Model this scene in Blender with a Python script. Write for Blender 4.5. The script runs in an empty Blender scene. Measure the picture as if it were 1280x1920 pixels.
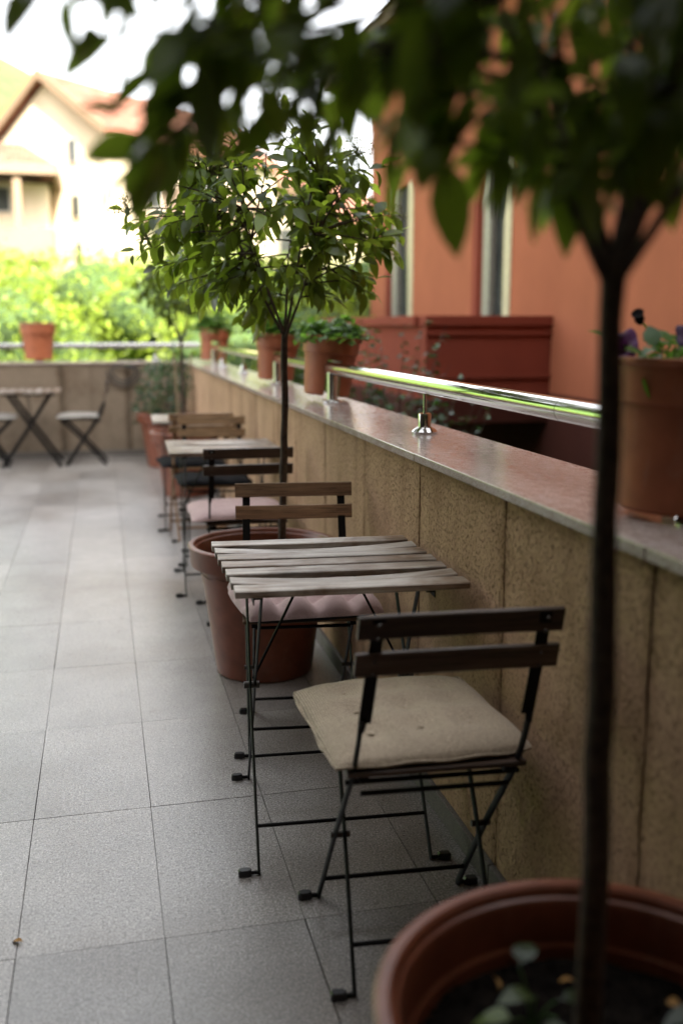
import bpy, bmesh, math, random
import numpy as np
from mathutils import Vector, Matrix
R = math.radians
SC = bpy.context.scene
COL = SC.collection
rng = np.random.default_rng(7)
random.seed(7)

# ------------------------------------------------------------------ camera
cam = bpy.data.objects.new('camera', bpy.data.cameras.new('camera'))
COL.objects.link(cam); SC.camera = cam
cam.location = (0, 0, 1.30)
cam.rotation_euler = (R(90 - 10.53), 0, R(-13.39))
cam.data.sensor_fit = 'VERTICAL'; cam.data.sensor_height = 36; cam.data.lens = 35
cam.data.clip_start = 0.05; cam.data.clip_end = 3000
cam.data.dof.use_dof = True; cam.data.dof.focus_distance = 2.75; cam.data.dof.aperture_fstop = 1.55

# ------------------------------------------------------------------ sky, sun, exposure
SUN_EL, SUN_AZ = 40.0, 164.0        # azimuth clockwise from +Y: behind the camera, a little to the right
W = bpy.data.worlds.new('World'); SC.world = W; W.use_nodes = True
wn = W.node_tree; wn.nodes.clear()
wo = wn.nodes.new('ShaderNodeOutputWorld'); wb = wn.nodes.new('ShaderNodeBackground'); ws = wn.nodes.new('ShaderNodeTexSky')
ws.sky_type = 'NISHITA'; ws.sun_disc = False; ws.sun_elevation = R(SUN_EL); ws.sun_rotation = R(SUN_AZ)
ws.air_density = 1.0; ws.dust_density = 3.0; ws.ozone_density = 1.0
wb.inputs['Strength'].default_value = 0.13
wh = wn.nodes.new('ShaderNodeHueSaturation'); wh.inputs['Saturation'].default_value = 0.13   # hazy, whitish air
wn.links.new(ws.outputs[0], wh.inputs['Color']); wn.links.new(wh.outputs[0], wb.inputs[0]); wn.links.new(wb.outputs[0], wo.inputs[0])
sl = bpy.data.lights.new('sun', 'SUN'); sl.energy = 4.4; sl.angle = R(0.5); sl.color = (1.0, 0.93, 0.80)
sun = bpy.data.objects.new('sun', sl); COL.objects.link(sun)
sd = Vector((math.sin(R(SUN_AZ)) * math.cos(R(SUN_EL)), math.cos(R(SUN_AZ)) * math.cos(R(SUN_EL)), math.sin(R(SUN_EL))))
sun.rotation_euler = sd.to_track_quat('Z', 'Y').to_euler(); sun.location = (0, -20, 30)
SC.view_settings.view_transform = 'Standard'; SC.view_settings.look = 'None'
SC.view_settings.exposure = 2.72; SC.view_settings.gamma = 1.0
SC.cycles.max_bounces = 8; SC.cycles.diffuse_bounces = 4; SC.cycles.transparent_max_bounces = 8
SC.cycles.caustics_reflective = False; SC.cycles.caustics_refractive = False
SC.cycles.sample_clamp_indirect = 6.0

# ------------------------------------------------------------------ object helpers
def tag(o, label=None, cat=None, group=None, kind=None):
    if label: o['label'] = label
    if cat: o['category'] = cat
    if group: o['group'] = group
    if kind: o['kind'] = kind
    return o
def empty(name, loc=(0, 0, 0), rz=0.0):
    o = bpy.data.objects.new(name, None); COL.objects.link(o)
    o.location = loc; o.rotation_euler = (0, 0, rz); o.empty_display_size = 0.1
    return o
def link(name, me, parent=None, loc=(0, 0, 0), rot=(0, 0, 0)):
    o = bpy.data.objects.new(name, me); COL.objects.link(o)
    o.parent = parent; o.location = loc; o.rotation_euler = rot
    return o
def copy_tree(o, parent=None):
    c = o.copy(); COL.objects.link(c); c.parent = parent
    for ch in [x for x in bpy.data.objects if x.parent == o]:
        copy_tree(ch, c)
    return c

class MB:
    """collects shapes into one mesh"""
    def __init__(s): s.v = []; s.f = []
    def add(s, vs, fs):
        b = len(s.v); s.v += [tuple(p) for p in vs]; s.f += [tuple(b + i for i in f) for f in fs]; return s
    def box(s, c, d, rot=None, taper=1.0):
        x, y, z = (k / 2 for k in d); M = rot if rot is not None else Matrix.Identity(3)
        vs = []
        for sz in (-1, 1):
            t = 1.0 if sz > 0 else taper
            for sx, sy in ((-1, -1), (1, -1), (1, 1), (-1, 1)):
                vs.append(Vector(c) + M @ Vector((sx * x * t, sy * y * t, sz * z)))
        return s.add(vs, [(3, 2, 1, 0), (4, 5, 6, 7), (0, 1, 5, 4), (1, 2, 6, 5), (2, 3, 7, 6), (3, 0, 4, 7)])
    def tube(s, pts, r, n=8, cap=True, flat=1.0):
        pts = [Vector(p) for p in pts]; rs = r if isinstance(r, (list, tuple)) else [r] * len(pts)
        rings = []; up = None
        for i, p in enumerate(pts):
            t = (pts[min(i + 1, len(pts) - 1)] - pts[max(i - 1, 0)]).normalized()
            if up is None:
                up = Vector((0, 0, 1)) if abs(t.z) < 0.9 else Vector((1, 0, 0))
            a = t.cross(up).normalized(); b = a.cross(t).normalized(); up = b
            rings.append([p + (a * math.cos(2 * math.pi * k / n) * flat + b * math.sin(2 * math.pi * k / n)) * rs[i] for k in range(n)])
        vs = [q for ring in rings for q in ring]; fs = []
        for i in range(len(rings) - 1):
            for k in range(n):
                fs.append((i * n + k, (i + 1) * n + k, (i + 1) * n + (k + 1) % n, i * n + (k + 1) % n))
        if cap:
            fs.append(tuple(range(n))); fs.append(tuple((len(rings) - 1) * n + k for k in reversed(range(n))))
        return s.add(vs, fs)
    def lathe(s, prof, n=48, c=(0, 0, 0), close=False):
        vs = []; fs = []; m = len(prof)
        for k in range(n):
            a = 2 * math.pi * k / n
            for r, z in prof: vs.append((c[0] + r * math.cos(a), c[1] + r * math.sin(a), c[2] + z))
        for k in range(n):
            for j in range(m - 1):
                a0, a1 = k * m + j, ((k + 1) % n) * m + j
                fs.append((a0, a1, a1 + 1, a0 + 1))
        return s.add(vs, fs)
    def mesh(s, name, mat, bevel=0.0, smooth=None, seg=2):
        me = bpy.data.meshes.new(name); me.from_pydata(s.v, [], s.f)
        if bevel > 0:
            bm = bmesh.new(); bm.from_mesh(me)
            bmesh.ops.bevel(bm, geom=list(bm.edges), offset=bevel, segments=seg, profile=0.6, affect='EDGES', clamp_overlap=True)
            bm.to_mesh(me); bm.free()
        bm = bmesh.new(); bm.from_mesh(me); bmesh.ops.recalc_face_normals(bm, faces=bm.faces); bm.to_mesh(me); bm.free()
        if smooth is not None:
            me.polygons.foreach_set('use_smooth', [True] * len(me.polygons)); me.set_sharp_from_angle(angle=R(smooth))
        me.materials.append(mat); me.update()
        return me
    def build(s, name, mat, parent=None, loc=(0, 0, 0), rot=(0, 0, 0), bevel=0.0, smooth=None, seg=2):
        return link(name, s.mesh(name, mat, bevel, smooth, seg), parent, loc, rot)

def bezier(p0, p1, p2, p3, n):
    out = []
    for i in range(n + 1):
        t = i / n; u = 1 - t
        out.append(Vector(p0) * u**3 + Vector(p1) * 3 * u * u * t + Vector(p2) * 3 * u * t * t + Vector(p3) * t**3)
    return out

# ------------------------------------------------------------------ materials
def newmat(name):
    m = bpy.data.materials.new(name); m.use_nodes = True; nt = m.node_tree
    return m, nt, nt.nodes['Principled BSDF'], nt.nodes['Material Output']
def N(nt, t, **kw):
    n = nt.nodes.new(t)
    for k, v in kw.items():
        if k in n.inputs.keys() if hasattr(n.inputs, 'keys') else False: n.inputs[k].default_value = v
        else: setattr(n, k, v)
    return n
def L(nt, a, b): nt.links.new(a, b)
def coords(nt, kind='Object', scale=(1, 1, 1), rot=(0, 0, 0), rand=False):
    if kind == 'World': g = N(nt, 'ShaderNodeNewGeometry').outputs['Position']
    else: g = N(nt, 'ShaderNodeTexCoord').outputs[kind]
    mp = N(nt, 'ShaderNodeMapping'); mp.inputs['Scale'].default_value = scale; mp.inputs['Rotation'].default_value = rot
    L(nt, g, mp.inputs['Vector'])
    if rand:
        oi = N(nt, 'ShaderNodeObjectInfo'); ml = N(nt, 'ShaderNodeMath', operation='MULTIPLY'); ml.inputs[1].default_value = 37.0
        L(nt, oi.outputs['Random'], ml.inputs[0])
        cb = N(nt, 'ShaderNodeCombineXYZ'); L(nt, ml.outputs[0], cb.inputs[0]); L(nt, ml.outputs[0], cb.inputs[1]); L(nt, ml.outputs[0], cb.inputs[2])
        ad = N(nt, 'ShaderNodeVectorMath', operation='ADD'); L(nt, mp.outputs[0], ad.inputs[0]); L(nt, cb.outputs[0], ad.inputs[1])
        return ad.outputs[0]
    return mp.outputs[0]
def noise(nt, vec, scale, detail=3.0, rough=0.55, dist=0.0):
    n = N(nt, 'ShaderNodeTexNoise'); n.inputs['Scale'].default_value = scale; n.inputs['Detail'].default_value = detail
    n.inputs['Roughness'].default_value = rough; n.inputs['Distortion'].default_value = dist
    L(nt, vec, n.inputs['Vector']); return n.outputs['Fac']
def ramp(nt, fac, stops):
    r = N(nt, 'ShaderNodeValToRGB'); e = r.color_ramp.elements
    while len(e) < len(stops): e.new(0.5)
    for i, (p, c) in enumerate(stops):
        e[i].position = p; e[i].color = (*c, 1) if len(c) == 3 else c
    L(nt, fac, r.inputs[0]); return r.outputs[0]
def g3(v): return (v, v, v)
def mix(nt, a, b, fac, mode='MIX'):
    m = N(nt, 'ShaderNodeMix', data_type='RGBA', blend_type=mode)
    for s, v in ((6, a), (7, b)):
        if isinstance(v, tuple): m.inputs[s].default_value = (*v, 1)
        else: L(nt, v, m.inputs[s])
    if isinstance(fac, (int, float)): m.inputs[0].default_value = fac
    else: L(nt, fac, m.inputs[0])
    return m.outputs[2]
def bump(nt, h, strength, dist, prev=None):
    b = N(nt, 'ShaderNodeBump'); b.inputs['Strength'].default_value = strength; b.inputs['Distance'].default_value = dist
    L(nt, h, b.inputs['Height'])
    if prev is not None: L(nt, prev, b.inputs['Normal'])
    return b.outputs[0]
def hue_var(nt, col, amt=0.25):
    oi = N(nt, 'ShaderNodeObjectInfo'); mr = N(nt, 'ShaderNodeMapRange')
    mr.inputs[3].default_value = 1 - amt; mr.inputs[4].default_value = 1 + amt; L(nt, oi.outputs['Random'], mr.inputs[0])
    h = N(nt, 'ShaderNodeHueSaturation'); L(nt, mr.outputs[0], h.inputs['Value'])
    if isinstance(col, tuple): h.inputs['Color'].default_value = (*col, 1)
    else: L(nt, col, h.inputs['Color'])
    return h.outputs[0]

def mat_plain(name, col, rough=0.5, metal=0.0, nscale=40, var=0.25, bstr=0.15, bdist=0.001, spec=0.5, bloom=0.0):
    m, nt, P, O = newmat(name); v = coords(nt, 'Object', rand=True)
    n = noise(nt, v, nscale, 4); lo = tuple(c * (1 - var) for c in col); hi = tuple(min(1, c * (1 + var)) for c in col)
    cc = ramp(nt, n, [(0.3, lo), (0.7, hi)])
    if bloom:   # lime bloom, water marks and dust
        vz = coords(nt, 'Object', (1, 1, 0.35), rand=True)
        cc = mix(nt, cc, (0.42, 0.30, 0.24), mix(nt, ramp(nt, noise(nt, vz, 9, 6, 0.7, 0.6), [(0.52, g3(0)), (0.72, g3(bloom))]), ramp(nt, noise(nt, v, 120, 3), [(0.3, g3(0.4)), (0.7, g3(1))]), 1.0, 'MULTIPLY'))
    L(nt, cc, P.inputs['Base Color'])
    n2 = noise(nt, v, nscale * 0.3, 3); mr = N(nt, 'ShaderNodeMapRange'); mr.inputs[3].default_value = rough * 0.8; mr.inputs[4].default_value = min(1, rough * 1.25)
    L(nt, n2, mr.inputs[0]); L(nt, mr.outputs[0], P.inputs['Roughness'])
    P.inputs['Metallic'].default_value = metal; P.inputs['Specular IOR Level'].default_value = spec
    if bstr: L(nt, bump(nt, n, bstr, bdist), P.inputs['Normal'])
    return m

def mat_floor():
    m, nt, P, O = newmat('granite_floor'); v = coords(nt, 'World')
    sp = noise(nt, v, 210, 3, 0.75); sp2 = noise(nt, v, 95, 3, 0.65); big = noise(nt, v, 6, 5); big2 = noise(nt, v, 1.1, 3)
    c = ramp(nt, sp, [(0.33, (0.035, 0.031, 0.028)), (0.42, (0.17, 0.154, 0.140)), (0.54, (0.31, 0.288, 0.266)), (0.66, (0.60, 0.575, 0.545))])
    c2 = ramp(nt, sp2, [(0.32, g3(0.55)), (0.5, g3(0.98)), (0.7, g3(1.2))])
    c = mix(nt, c, c2, 0.8, 'MULTIPLY')
    c = mix(nt, c, ramp(nt, big, [(0.3, g3(0.8)), (0.7, g3(1.1))]), 0.8, 'MULTIPLY')
    c = mix(nt, c, ramp(nt, big2, [(0.36, (0.66, 0.60, 0.54)), (0.5, (0.97, 0.96, 0.95)), (0.66, g3(1.1))]), 0.8, 'MULTIPLY')
    c = mix(nt, c, ramp(nt, noise(nt, v, 17, 4, 0.6, 1.2), [(0.29, (0.55, 0.50, 0.45)), (0.36, g3(1.0))]), 0.7, 'MULTIPLY')
    c = mix(nt, c, ramp(nt, noise(nt, coords(nt, 'World', (1, 0.35, 1), (0, 0, 0.6)), 30, 5, 0.7), [(0.68, g3(1.0)), (0.76, g3(1.25))]), 0.6, 'MULTIPLY')
    L(nt, hue_var(nt, c, 0.18), P.inputs['Base Color'])
    L(nt, ramp(nt, sp2, [(0.3, g3(0.40)), (0.7, g3(0.24))]), P.inputs['Roughness'])
    P.inputs['Specular IOR Level'].default_value = 0.9
    b = bump(nt, sp2, 0.35, 0.0015); b = bump(nt, sp, 0.3, 0.0008, b); L(nt, b, P.inputs['Normal'])
    return m
def mat_stucco(name, col=(0.62, 0.405, 0.25)):
    m, nt, P, O = newmat(name); v = coords(nt, 'World'); vs = coords(nt, 'World', (1, 1, 0.8))
    st = coords(nt, 'World', (1, 1, 0.05))
    w = noise(nt, vs, 135, 4, 0.75, 0.4); f = noise(nt, v, 260, 3, 0.7)
    groove = ramp(nt, w, [(0.34, g3(0)), (0.46, g3(0.78)), (0.56, g3(0.9)), (0.75, g3(1))])
    vo = N(nt, 'ShaderNodeTexVoronoi', feature='F1'); vo.inputs['Scale'].default_value = 55; L(nt, vs, vo.inputs['Vector'])
    h = mix(nt, groove, vo.outputs['Distance'], 0.25)
    c = mix(nt, (col[0] * .48, col[1] * .44, col[2] * .40), col, groove)  # shade in the pits is put into the colour, bump alone reads flat
    c = mix(nt, c, ramp(nt, noise(nt, st, 7, 4, 0.6), [(0.33, (0.55, 0.50, 0.45)), (0.5, g3(0.97)), (0.7, g3(1.05))]), 0.4, 'MULTIPLY')
    c = mix(nt, c, ramp(nt, noise(nt, v, 3.1, 5, 0.65), [(0.33, (0.66, 0.61, 0.56)), (0.48, g3(0.98)), (0.7, g3(1.12))]), 0.75, 'MULTIPLY')
    c = mix(nt, c, ramp(nt, f, [(0.3, g3(0.8)), (0.7, g3(1.1))]), 0.7, 'MULTIPLY')
    # grime along the panel joints (object x = distance from the panel's middle)
    tc = N(nt, 'ShaderNodeTexCoord'); sx = N(nt, 'ShaderNodeSeparateXYZ'); L(nt, tc.outputs['Object'], sx.inputs[0])
    ab = N(nt, 'ShaderNodeMath', operation='ABSOLUTE'); L(nt, sx.outputs['X'], ab.inputs[0])
    wob = noise(nt, coords(nt, 'World', (1, 1, 0.5)), 9, 4); ad = N(nt, 'ShaderNodeMath', operation='MULTIPLY_ADD'); ad.inputs[1].default_value = 0.055; L(nt, wob, ad.inputs[0]); L(nt, ab.outputs[0], ad.inputs[2])
    c = mix(nt, c, ramp(nt, ad.outputs[0], [(0.300, g3(1)), (0.322, (0.68, 0.63, 0.57)), (0.338, (0.28, 0.24, 0.20))]), 0.55, 'MULTIPLY')
    L(nt, c, P.inputs['Base Color']); P.inputs['Roughness'].default_value = 0.92; P.inputs['Specular IOR Level'].default_value = 0.2
    b = bump(nt, h, 1.0, 0.007); b = bump(nt, f, 0.5, 0.0025, b); L(nt, b, P.inputs['Normal'])
    return m
def mat_coping():
    m, nt, P, O = newmat('polished_granite'); v = coords(nt, 'World')
    vs = coords(nt, 'World', (1, 0.45, 1))
    sp = noise(nt, v, 300, 2, 0.7); sp2 = noise(nt, vs, 60, 4, 0.65)
    c = ramp(nt, sp, [(0.3, (0.15, 0.115, 0.10)), (0.43, (0.37, 0.30, 0.27)), (0.58, (0.48, 0.42, 0.39)), (0.72, (0.64, 0.59, 0.565))])
    c = mix(nt, c, ramp(nt, sp2, [(0.35, (0.80, 0.72, 0.68)), (0.65, (1.12, 1.1, 1.1))]), 0.9, 'MULTIPLY')
    L(nt, hue_var(nt, c, 0.08), P.inputs['Base Color'])
    L(nt, ramp(nt, sp2, [(0.3, g3(0.12)), (0.7, g3(0.26))]), P.inputs['Roughness']); P.inputs['Specular IOR Level'].default_value = 0.34
    b = bump(nt, sp2, 0.09, 0.001); b = bump(nt, sp, 0.05, 0.0006, b); L(nt, b, P.inputs['Normal'])
    return m
def mat_wood(name, dark, mid, light, axis=0, rough=0.65, grey=0.0):
    m, nt, P, O = newmat(name)
    s = [14, 14, 14]; s[axis] = 0.9
    v = coords(nt, 'Object', tuple(s), rand=True); s2 = [60, 60, 60]; s2[axis] = 3.0
    v2 = coords(nt, 'Object', tuple(s2), rand=True); vb = coords(nt, 'Object', (3, 3, 3), rand=True)
    g = noise(nt, v, 2.2, 5, 0.6, 0.8); f = noise(nt, v2, 3.0, 4, 0.65)
    c = ramp(nt, g, [(0.28, dark), (0.48, mid), (0.72, light)])
    c = mix(nt, c, ramp(nt, f, [(0.32, g3(0.22)), (0.47, g3(0.9)), (0.7, g3(1.25))]), 0.85, 'MULTIPLY')
    if grey > 0:
        k = noise(nt, vb, 1.3, 4, 0.6, 0.4); k2 = noise(nt, v2, 1.2, 3)
        gm = mix(nt, ramp(nt, k, [(0.40, g3(0)), (0.56, g3(grey))]), ramp(nt, k2, [(0.3, g3(0.2)), (0.6, g3(1))]), 1.0, 'MULTIPLY')
        c = mix(nt, c, (0.52, 0.485, 0.44), gm)
    L(nt, hue_var(nt, c, 0.16), P.inputs['Base Color'])
    L(nt, ramp(nt, f, [(0.3, g3(min(1, rough * 1.3))), (0.7, g3(rough * 0.75))]), P.inputs['Roughness'])
    b = bump(nt, f, 0.5, 0.0012); b = bump(nt, g, 0.3, 0.002, b); L(nt, b, P.inputs['Normal'])
    return m
def mat_fabric(name, col, weave=260, var=0.2, knit=False, sheen=0.2):
    m, nt, P, O = newmat(name)
    v = coords(nt, 'Object'); va = coords(nt, 'Object', (1, 0.25, 0.25)); vb = coords(nt, 'Object', (0.25, 1, 0.25))
    a = noise(nt, va, weave, 2, 0.6); b_ = noise(nt, vb, weave, 2, 0.6)
    w = mix(nt, a, b_, 0.5); big = noise(nt, v, 7, 4)
    c = ramp(nt, w, [(0.38, tuple(k * 0.45 for k in col)), (0.5, col), (0.62, tuple(min(1, k * 1.35) for k in col))])
    c = mix(nt, c, ramp(nt, big, [(0.3, g3(1 - var)), (0.7, g3(1 + var))]), 0.9, 'MULTIPLY')
    h = w
    if knit:
        wv = N(nt, 'ShaderNodeTexWave', wave_type='BANDS', bands_direction='X'); wv.inputs['Scale'].default_value = 66; wv.inputs['Distortion'].default_value = 1.0
        wv.inputs['Detail'].default_value = 2; wv.inputs['Detail Scale'].default_value = 12
        L(nt, v, wv.inputs['Vector']); h = mix(nt, w, wv.outputs['Fac'], 0.55)
        c = mix(nt, c, ramp(nt, wv.outputs['Fac'], [(0.0, g3(0.5)), (0.6, g3(1.1))]), 0.9, 'MULTIPLY')
    L(nt, c, P.inputs['Base Color']); P.inputs['Roughness'].default_value = 0.95; P.inputs['Specular IOR Level'].default_value = 0.15
    P.inputs['Sheen Weight'].default_value = sheen; P.inputs['Sheen Roughness'].default_value = 0.5
    L(nt, bump(nt, h, 0.7, 0.002), P.inputs['Normal'])
    return m
def mat_leaf(name, dark, light, trans, rough=0.32, tw=0.35, vein=True):
    m, nt, P, O = newmat(name)
    at = N(nt, 'ShaderNodeAttribute', attribute_name='tint'); oi = N(nt, 'ShaderNodeObjectInfo')
    fr = N(nt, 'ShaderNodeMath', operation='ADD'); L(nt, at.outputs['Fac'], fr.inputs[0]); L(nt, oi.outputs['Random'], fr.inputs[1])
    fc = N(nt, 'ShaderNodeMath', operation='FRACT'); L(nt, fr.outputs[0], fc.inputs[0])
    c = ramp(nt, fc.outputs[0], [(0.0, dark), (0.55, tuple(a * .6 + b * .4 for a, b in zip(dark, light))), (0.82, light), (1.0, tuple(k * 1.7 for k in light))])
    v = coords(nt, 'Object'); n = noise(nt, v, 60, 3); c = mix(nt, c, ramp(nt, n, [(0.3, g3(0.75)), (0.7, g3(1.15))]), 0.8, 'MULTIPLY')
    L(nt, c, P.inputs['Base Color']); P.inputs['Roughness'].default_value = rough; P.inputs['Specular IOR Level'].default_value = 0.55
    if vein: L(nt, bump(nt, n, 0.2, 0.001), P.inputs['Normal'])
    t = N(nt, 'ShaderNodeBsdfTranslucent'); tc = mix(nt, trans, ramp(nt, fc.outputs[0], [(0, g3(0.5)), (0.7, g3(0.9)), (1, g3(1.8))]), 1.0, 'MULTIPLY'); L(nt, tc, t.inputs['Color'])
    ms = N(nt, 'ShaderNodeMixShader'); ms.inputs[0].default_value = tw
    L(nt, P.outputs[0], ms.inputs[1]); L(nt, t.outputs[0], ms.inputs[2]); L(nt, ms.outputs[0], O.inputs['Surface'])
    return m
def mat_glass(name):
    m, nt, P, O = newmat(name); v = coords(nt, 'Object')
    L(nt, ramp(nt, noise(nt, v, 3, 2), [(0.3, (0.03, 0.035, 0.035)), (0.7, (0.06, 0.065, 0.06))]), P.inputs['Base Color'])
    P.inputs['Roughness'].default_value = 0.08; return m
def mat_roof():
    m, nt, P, O = newmat('roof_tiles'); v = coords(nt, 'Object')
    wv = N(nt, 'ShaderNodeTexWave', wave_type='BANDS', bands_direction='X'); wv.inputs['Scale'].default_value = 2.2; wv.inputs['Distortion'].default_value = 0.6; L(nt, v, wv.inputs['Vector'])
    c = ramp(nt, noise(nt, v, 2.5, 4), [(0.3, (0.12, 0.042, 0.024)), (0.5, (0.17, 0.062, 0.036)), (0.7, (0.23, 0.11, 0.07))])
    L(nt, c, P.inputs['Base Color']); P.inputs['Roughness'].default_value = 0.85; L(nt, bump(nt, wv.outputs['Fac'], 0.8, 0.06), P.inputs['Normal'])
    return m
def mat_soil():
    m, nt, P, O = newmat('potting_soil'); v = coords(nt, 'Object')
    n = noise(nt, v, 90, 5, 0.7); c = ramp(nt, n, [(0.35, (0.003, 0.0022, 0.0018)), (0.55, (0.012, 0.009, 0.007)), (0.78, (0.05, 0.035, 0.025))])
    L(nt, c, P.inputs['Base Color']); P.inputs['Roughness'].default_value = 0.95; P.inputs['Specular IOR Level'].default_value = 0.08
    L(nt, bump(nt, n, 1.0, 0.008), P.inputs['Normal']); return m
def mat_facade(name, col):
    m, nt, P, O = newmat(name); v = coords(nt, 'World'); st = coords(nt, 'World', (1, 1, 0.4))
    c = mix(nt, col, ramp(nt, noise(nt, v, 1.2, 4), [(0.3, g3(0.88)), (0.7, g3(1.08))]), 1.0, 'MULTIPLY')
    c = mix(nt, c, ramp(nt, noise(nt, st, 3, 4), [(0.3, g3(0.93)), (0.6, g3(1.03))]), 0.6, 'MULTIPLY')
    f = noise(nt, v, 140, 3); L(nt, c, P.inputs['Base Color']); P.inputs['Roughness'].default_value = 0.9
    P.inputs['Specular IOR Level'].default_value = 0.2
    L(nt, bump(nt, f, 0.4, 0.003), P.inputs['Normal']); return m
def mat_chrome(nm='polished_steel', g=0.66, r0=0.05):
    m, nt, P, O = newmat(nm); v = coords(nt, 'World', (1, 0.25, 1))
    P.inputs['Base Color'].default_value = (g, g * .985, g * .955, 1); P.inputs['Metallic'].default_value = 1.0
    n = noise(nt, v, 30, 4); L(nt, ramp(nt, n, [(0.3, g3(r0)), (0.7, g3(r0 + 0.08))]), P.inputs['Roughness'])
    L(nt, bump(nt, noise(nt, coords(nt, 'World', (1, 1, 1)), 14, 2), 0.05, 0.002), P.inputs['Normal']); return m

M = dict(
    floor=mat_floor(), stucco=mat_stucco('wall_render'), coping=mat_coping(),
    grout=mat_plain('grout', (0.09, 0.075, 0.06), 0.95), skirt=mat_plain('skirting_granite', (0.13, 0.115, 0.10), 0.6, nscale=260, var=0.5),
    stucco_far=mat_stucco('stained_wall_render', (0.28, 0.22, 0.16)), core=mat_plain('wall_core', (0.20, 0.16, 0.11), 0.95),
    chrome=mat_chrome(), dullsteel=mat_chrome('dull_steel', 0.34, 0.22), black=mat_plain('black_painted_steel', (0.007, 0.0065, 0.0065), 0.5, nscale=120, var=0.4, bstr=0.1, spec=0.14),
    pad=mat_plain('black_plastic', (0.012, 0.012, 0.013), 0.33), bolt=mat_plain('bolt_steel', (0.10, 0.09, 0.08), 0.4, metal=0.8),
    wood_table=mat_wood('weathered_table_wood', (0.06, 0.034, 0.02), (0.155, 0.098, 0.06), (0.27, 0.19, 0.13), 0, 0.38, 0.7),
    wood_chair=mat_wood('stained_chair_wood', (0.10, 0.052, 0.024), (0.20, 0.11, 0.055), (0.29, 0.18, 0.10), 0, 0.55),
    wood_shaded=mat_wood('shaded_chair_wood', (0.03, 0.017, 0.011), (0.065, 0.038, 0.025), (0.12, 0.08, 0.058), 0, 0.5),  # darker copy of the chair wood, with shadow put into its colour
    wood_light=mat_wood('light_chair_wood', (0.20, 0.11, 0.05), (0.33, 0.2, 0.10), (0.42, 0.29, 0.17), 0, 0.55),
    wood_leg=mat_wood('brown_leg_wood', (0.12, 0.06, 0.025), (0.23, 0.12, 0.05), (0.3, 0.17, 0.08), 2, 0.55),
    beige=mat_fabric('beige_weave', (0.47, 0.375, 0.27), 1000, 0.10, knit=True), pink=mat_fabric('pink_cotton', (0.50, 0.355, 0.34), 2200, 0.06),
    navy=mat_fabric('charcoal_cotton', (0.007, 0.007, 0.008), 500, sheen=0.0), pale=mat_fabric('pale_cotton', (0.28, 0.26, 0.23), 500), under=mat_fabric('cushion_backing', (0.008, 0.007, 0.007), 500, sheen=0.0),
    pot=mat_plain('brown_plastic_pot', (0.20, 0.058, 0.028), 0.36, nscale=18, var=0.18, bstr=0.05, bloom=0.3), railpot=mat_plain('terracotta_plastic', (0.37, 0.115, 0.05), 0.48, nscale=14, var=0.15, bstr=0.05, bloom=0.35),
    soil=mat_soil(), bark=mat_plain('bark', (0.060, 0.040, 0.027), 0.85, nscale=70, var=0.55, bstr=0.7, bdist=0.003), stake=mat_plain('bamboo', (0.30, 0.22, 0.13), 0.6),
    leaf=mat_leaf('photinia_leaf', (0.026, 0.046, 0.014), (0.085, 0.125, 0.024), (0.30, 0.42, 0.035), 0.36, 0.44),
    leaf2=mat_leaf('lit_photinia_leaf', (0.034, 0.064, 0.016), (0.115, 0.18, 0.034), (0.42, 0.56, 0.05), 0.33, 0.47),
    young=mat_leaf('young_leaf', (0.09, 0.15, 0.03), (0.16, 0.22, 0.045), (0.22, 0.34, 0.04), 0.4, 0.4),
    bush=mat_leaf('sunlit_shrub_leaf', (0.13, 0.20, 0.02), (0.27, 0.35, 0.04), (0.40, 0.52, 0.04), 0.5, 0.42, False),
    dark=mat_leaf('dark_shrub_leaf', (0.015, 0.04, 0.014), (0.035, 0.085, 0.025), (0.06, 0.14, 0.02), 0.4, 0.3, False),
    herb=mat_leaf('planter_leaf', (0.05, 0.13, 0.025), (0.12, 0.24, 0.04), (0.18, 0.36, 0.04), 0.45, 0.4, False),
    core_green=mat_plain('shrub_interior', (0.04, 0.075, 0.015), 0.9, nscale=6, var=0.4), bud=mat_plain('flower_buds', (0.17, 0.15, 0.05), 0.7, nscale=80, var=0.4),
    purple=mat_leaf('petunia_petal', (0.06, 0.012, 0.07), (0.10, 0.02, 0.11), (0.12, 0.02, 0.13), 0.6, 0.3, False), dryleaf=mat_plain('dry_leaf', (0.36, 0.19, 0.05), 0.8),
    ochre=mat_facade('orange_render', (0.40, 0.132, 0.066)), redbrown=mat_facade('red_brown_render', (0.25, 0.058, 0.034)),
    shaded_plinth=mat_facade('shaded_plinth_render', (0.07, 0.021, 0.014)), cream=mat_plain('cream_paint', (0.62, 0.55, 0.36), 0.5, bstr=0), greyframe=mat_plain('grey_frame', (0.33, 0.31, 0.26), 0.45, bstr=0), glass=mat_glass('window_glass'),  # base of the facade: ground-floor shade put into a dark red-brown
    housewall=mat_facade('cream_render', (0.55, 0.45, 0.32)), roof=mat_roof(), eave=mat_plain('eave_timber', (0.17, 0.11, 0.065), 0.7), brownwall=mat_facade('tan_render', (0.17, 0.12, 0.085)),
    cafe=mat_facade('shade_block_render', (0.10, 0.072, 0.052)), ground=mat_plain('ground_soil', (0.10, 0.095, 0.06), 0.95, nscale=0.6, var=0.4, bstr=0.2), hill=mat_plain('hill_wood', (0.055, 0.11, 0.02), 0.9, nscale=0.3, var=0.5, bstr=0.6, bdist=1.0),  # dark finish of the added shade blockers, keeps bounce light low
    cable=mat_plain('black_cable', (0.02, 0.02, 0.02), 0.5), paving=mat_plain('alley_paving', (0.07, 0.06, 0.055), 0.9),
)

# ================================================================== the setting
WX = 0.845            # inner face of the parapet beside the tables
BY = 10.42            # inner face of the parapet at the terrace's end
CZ = 0.956            # top of the coping
GZ = -1.2             # ground outside the terrace

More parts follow.
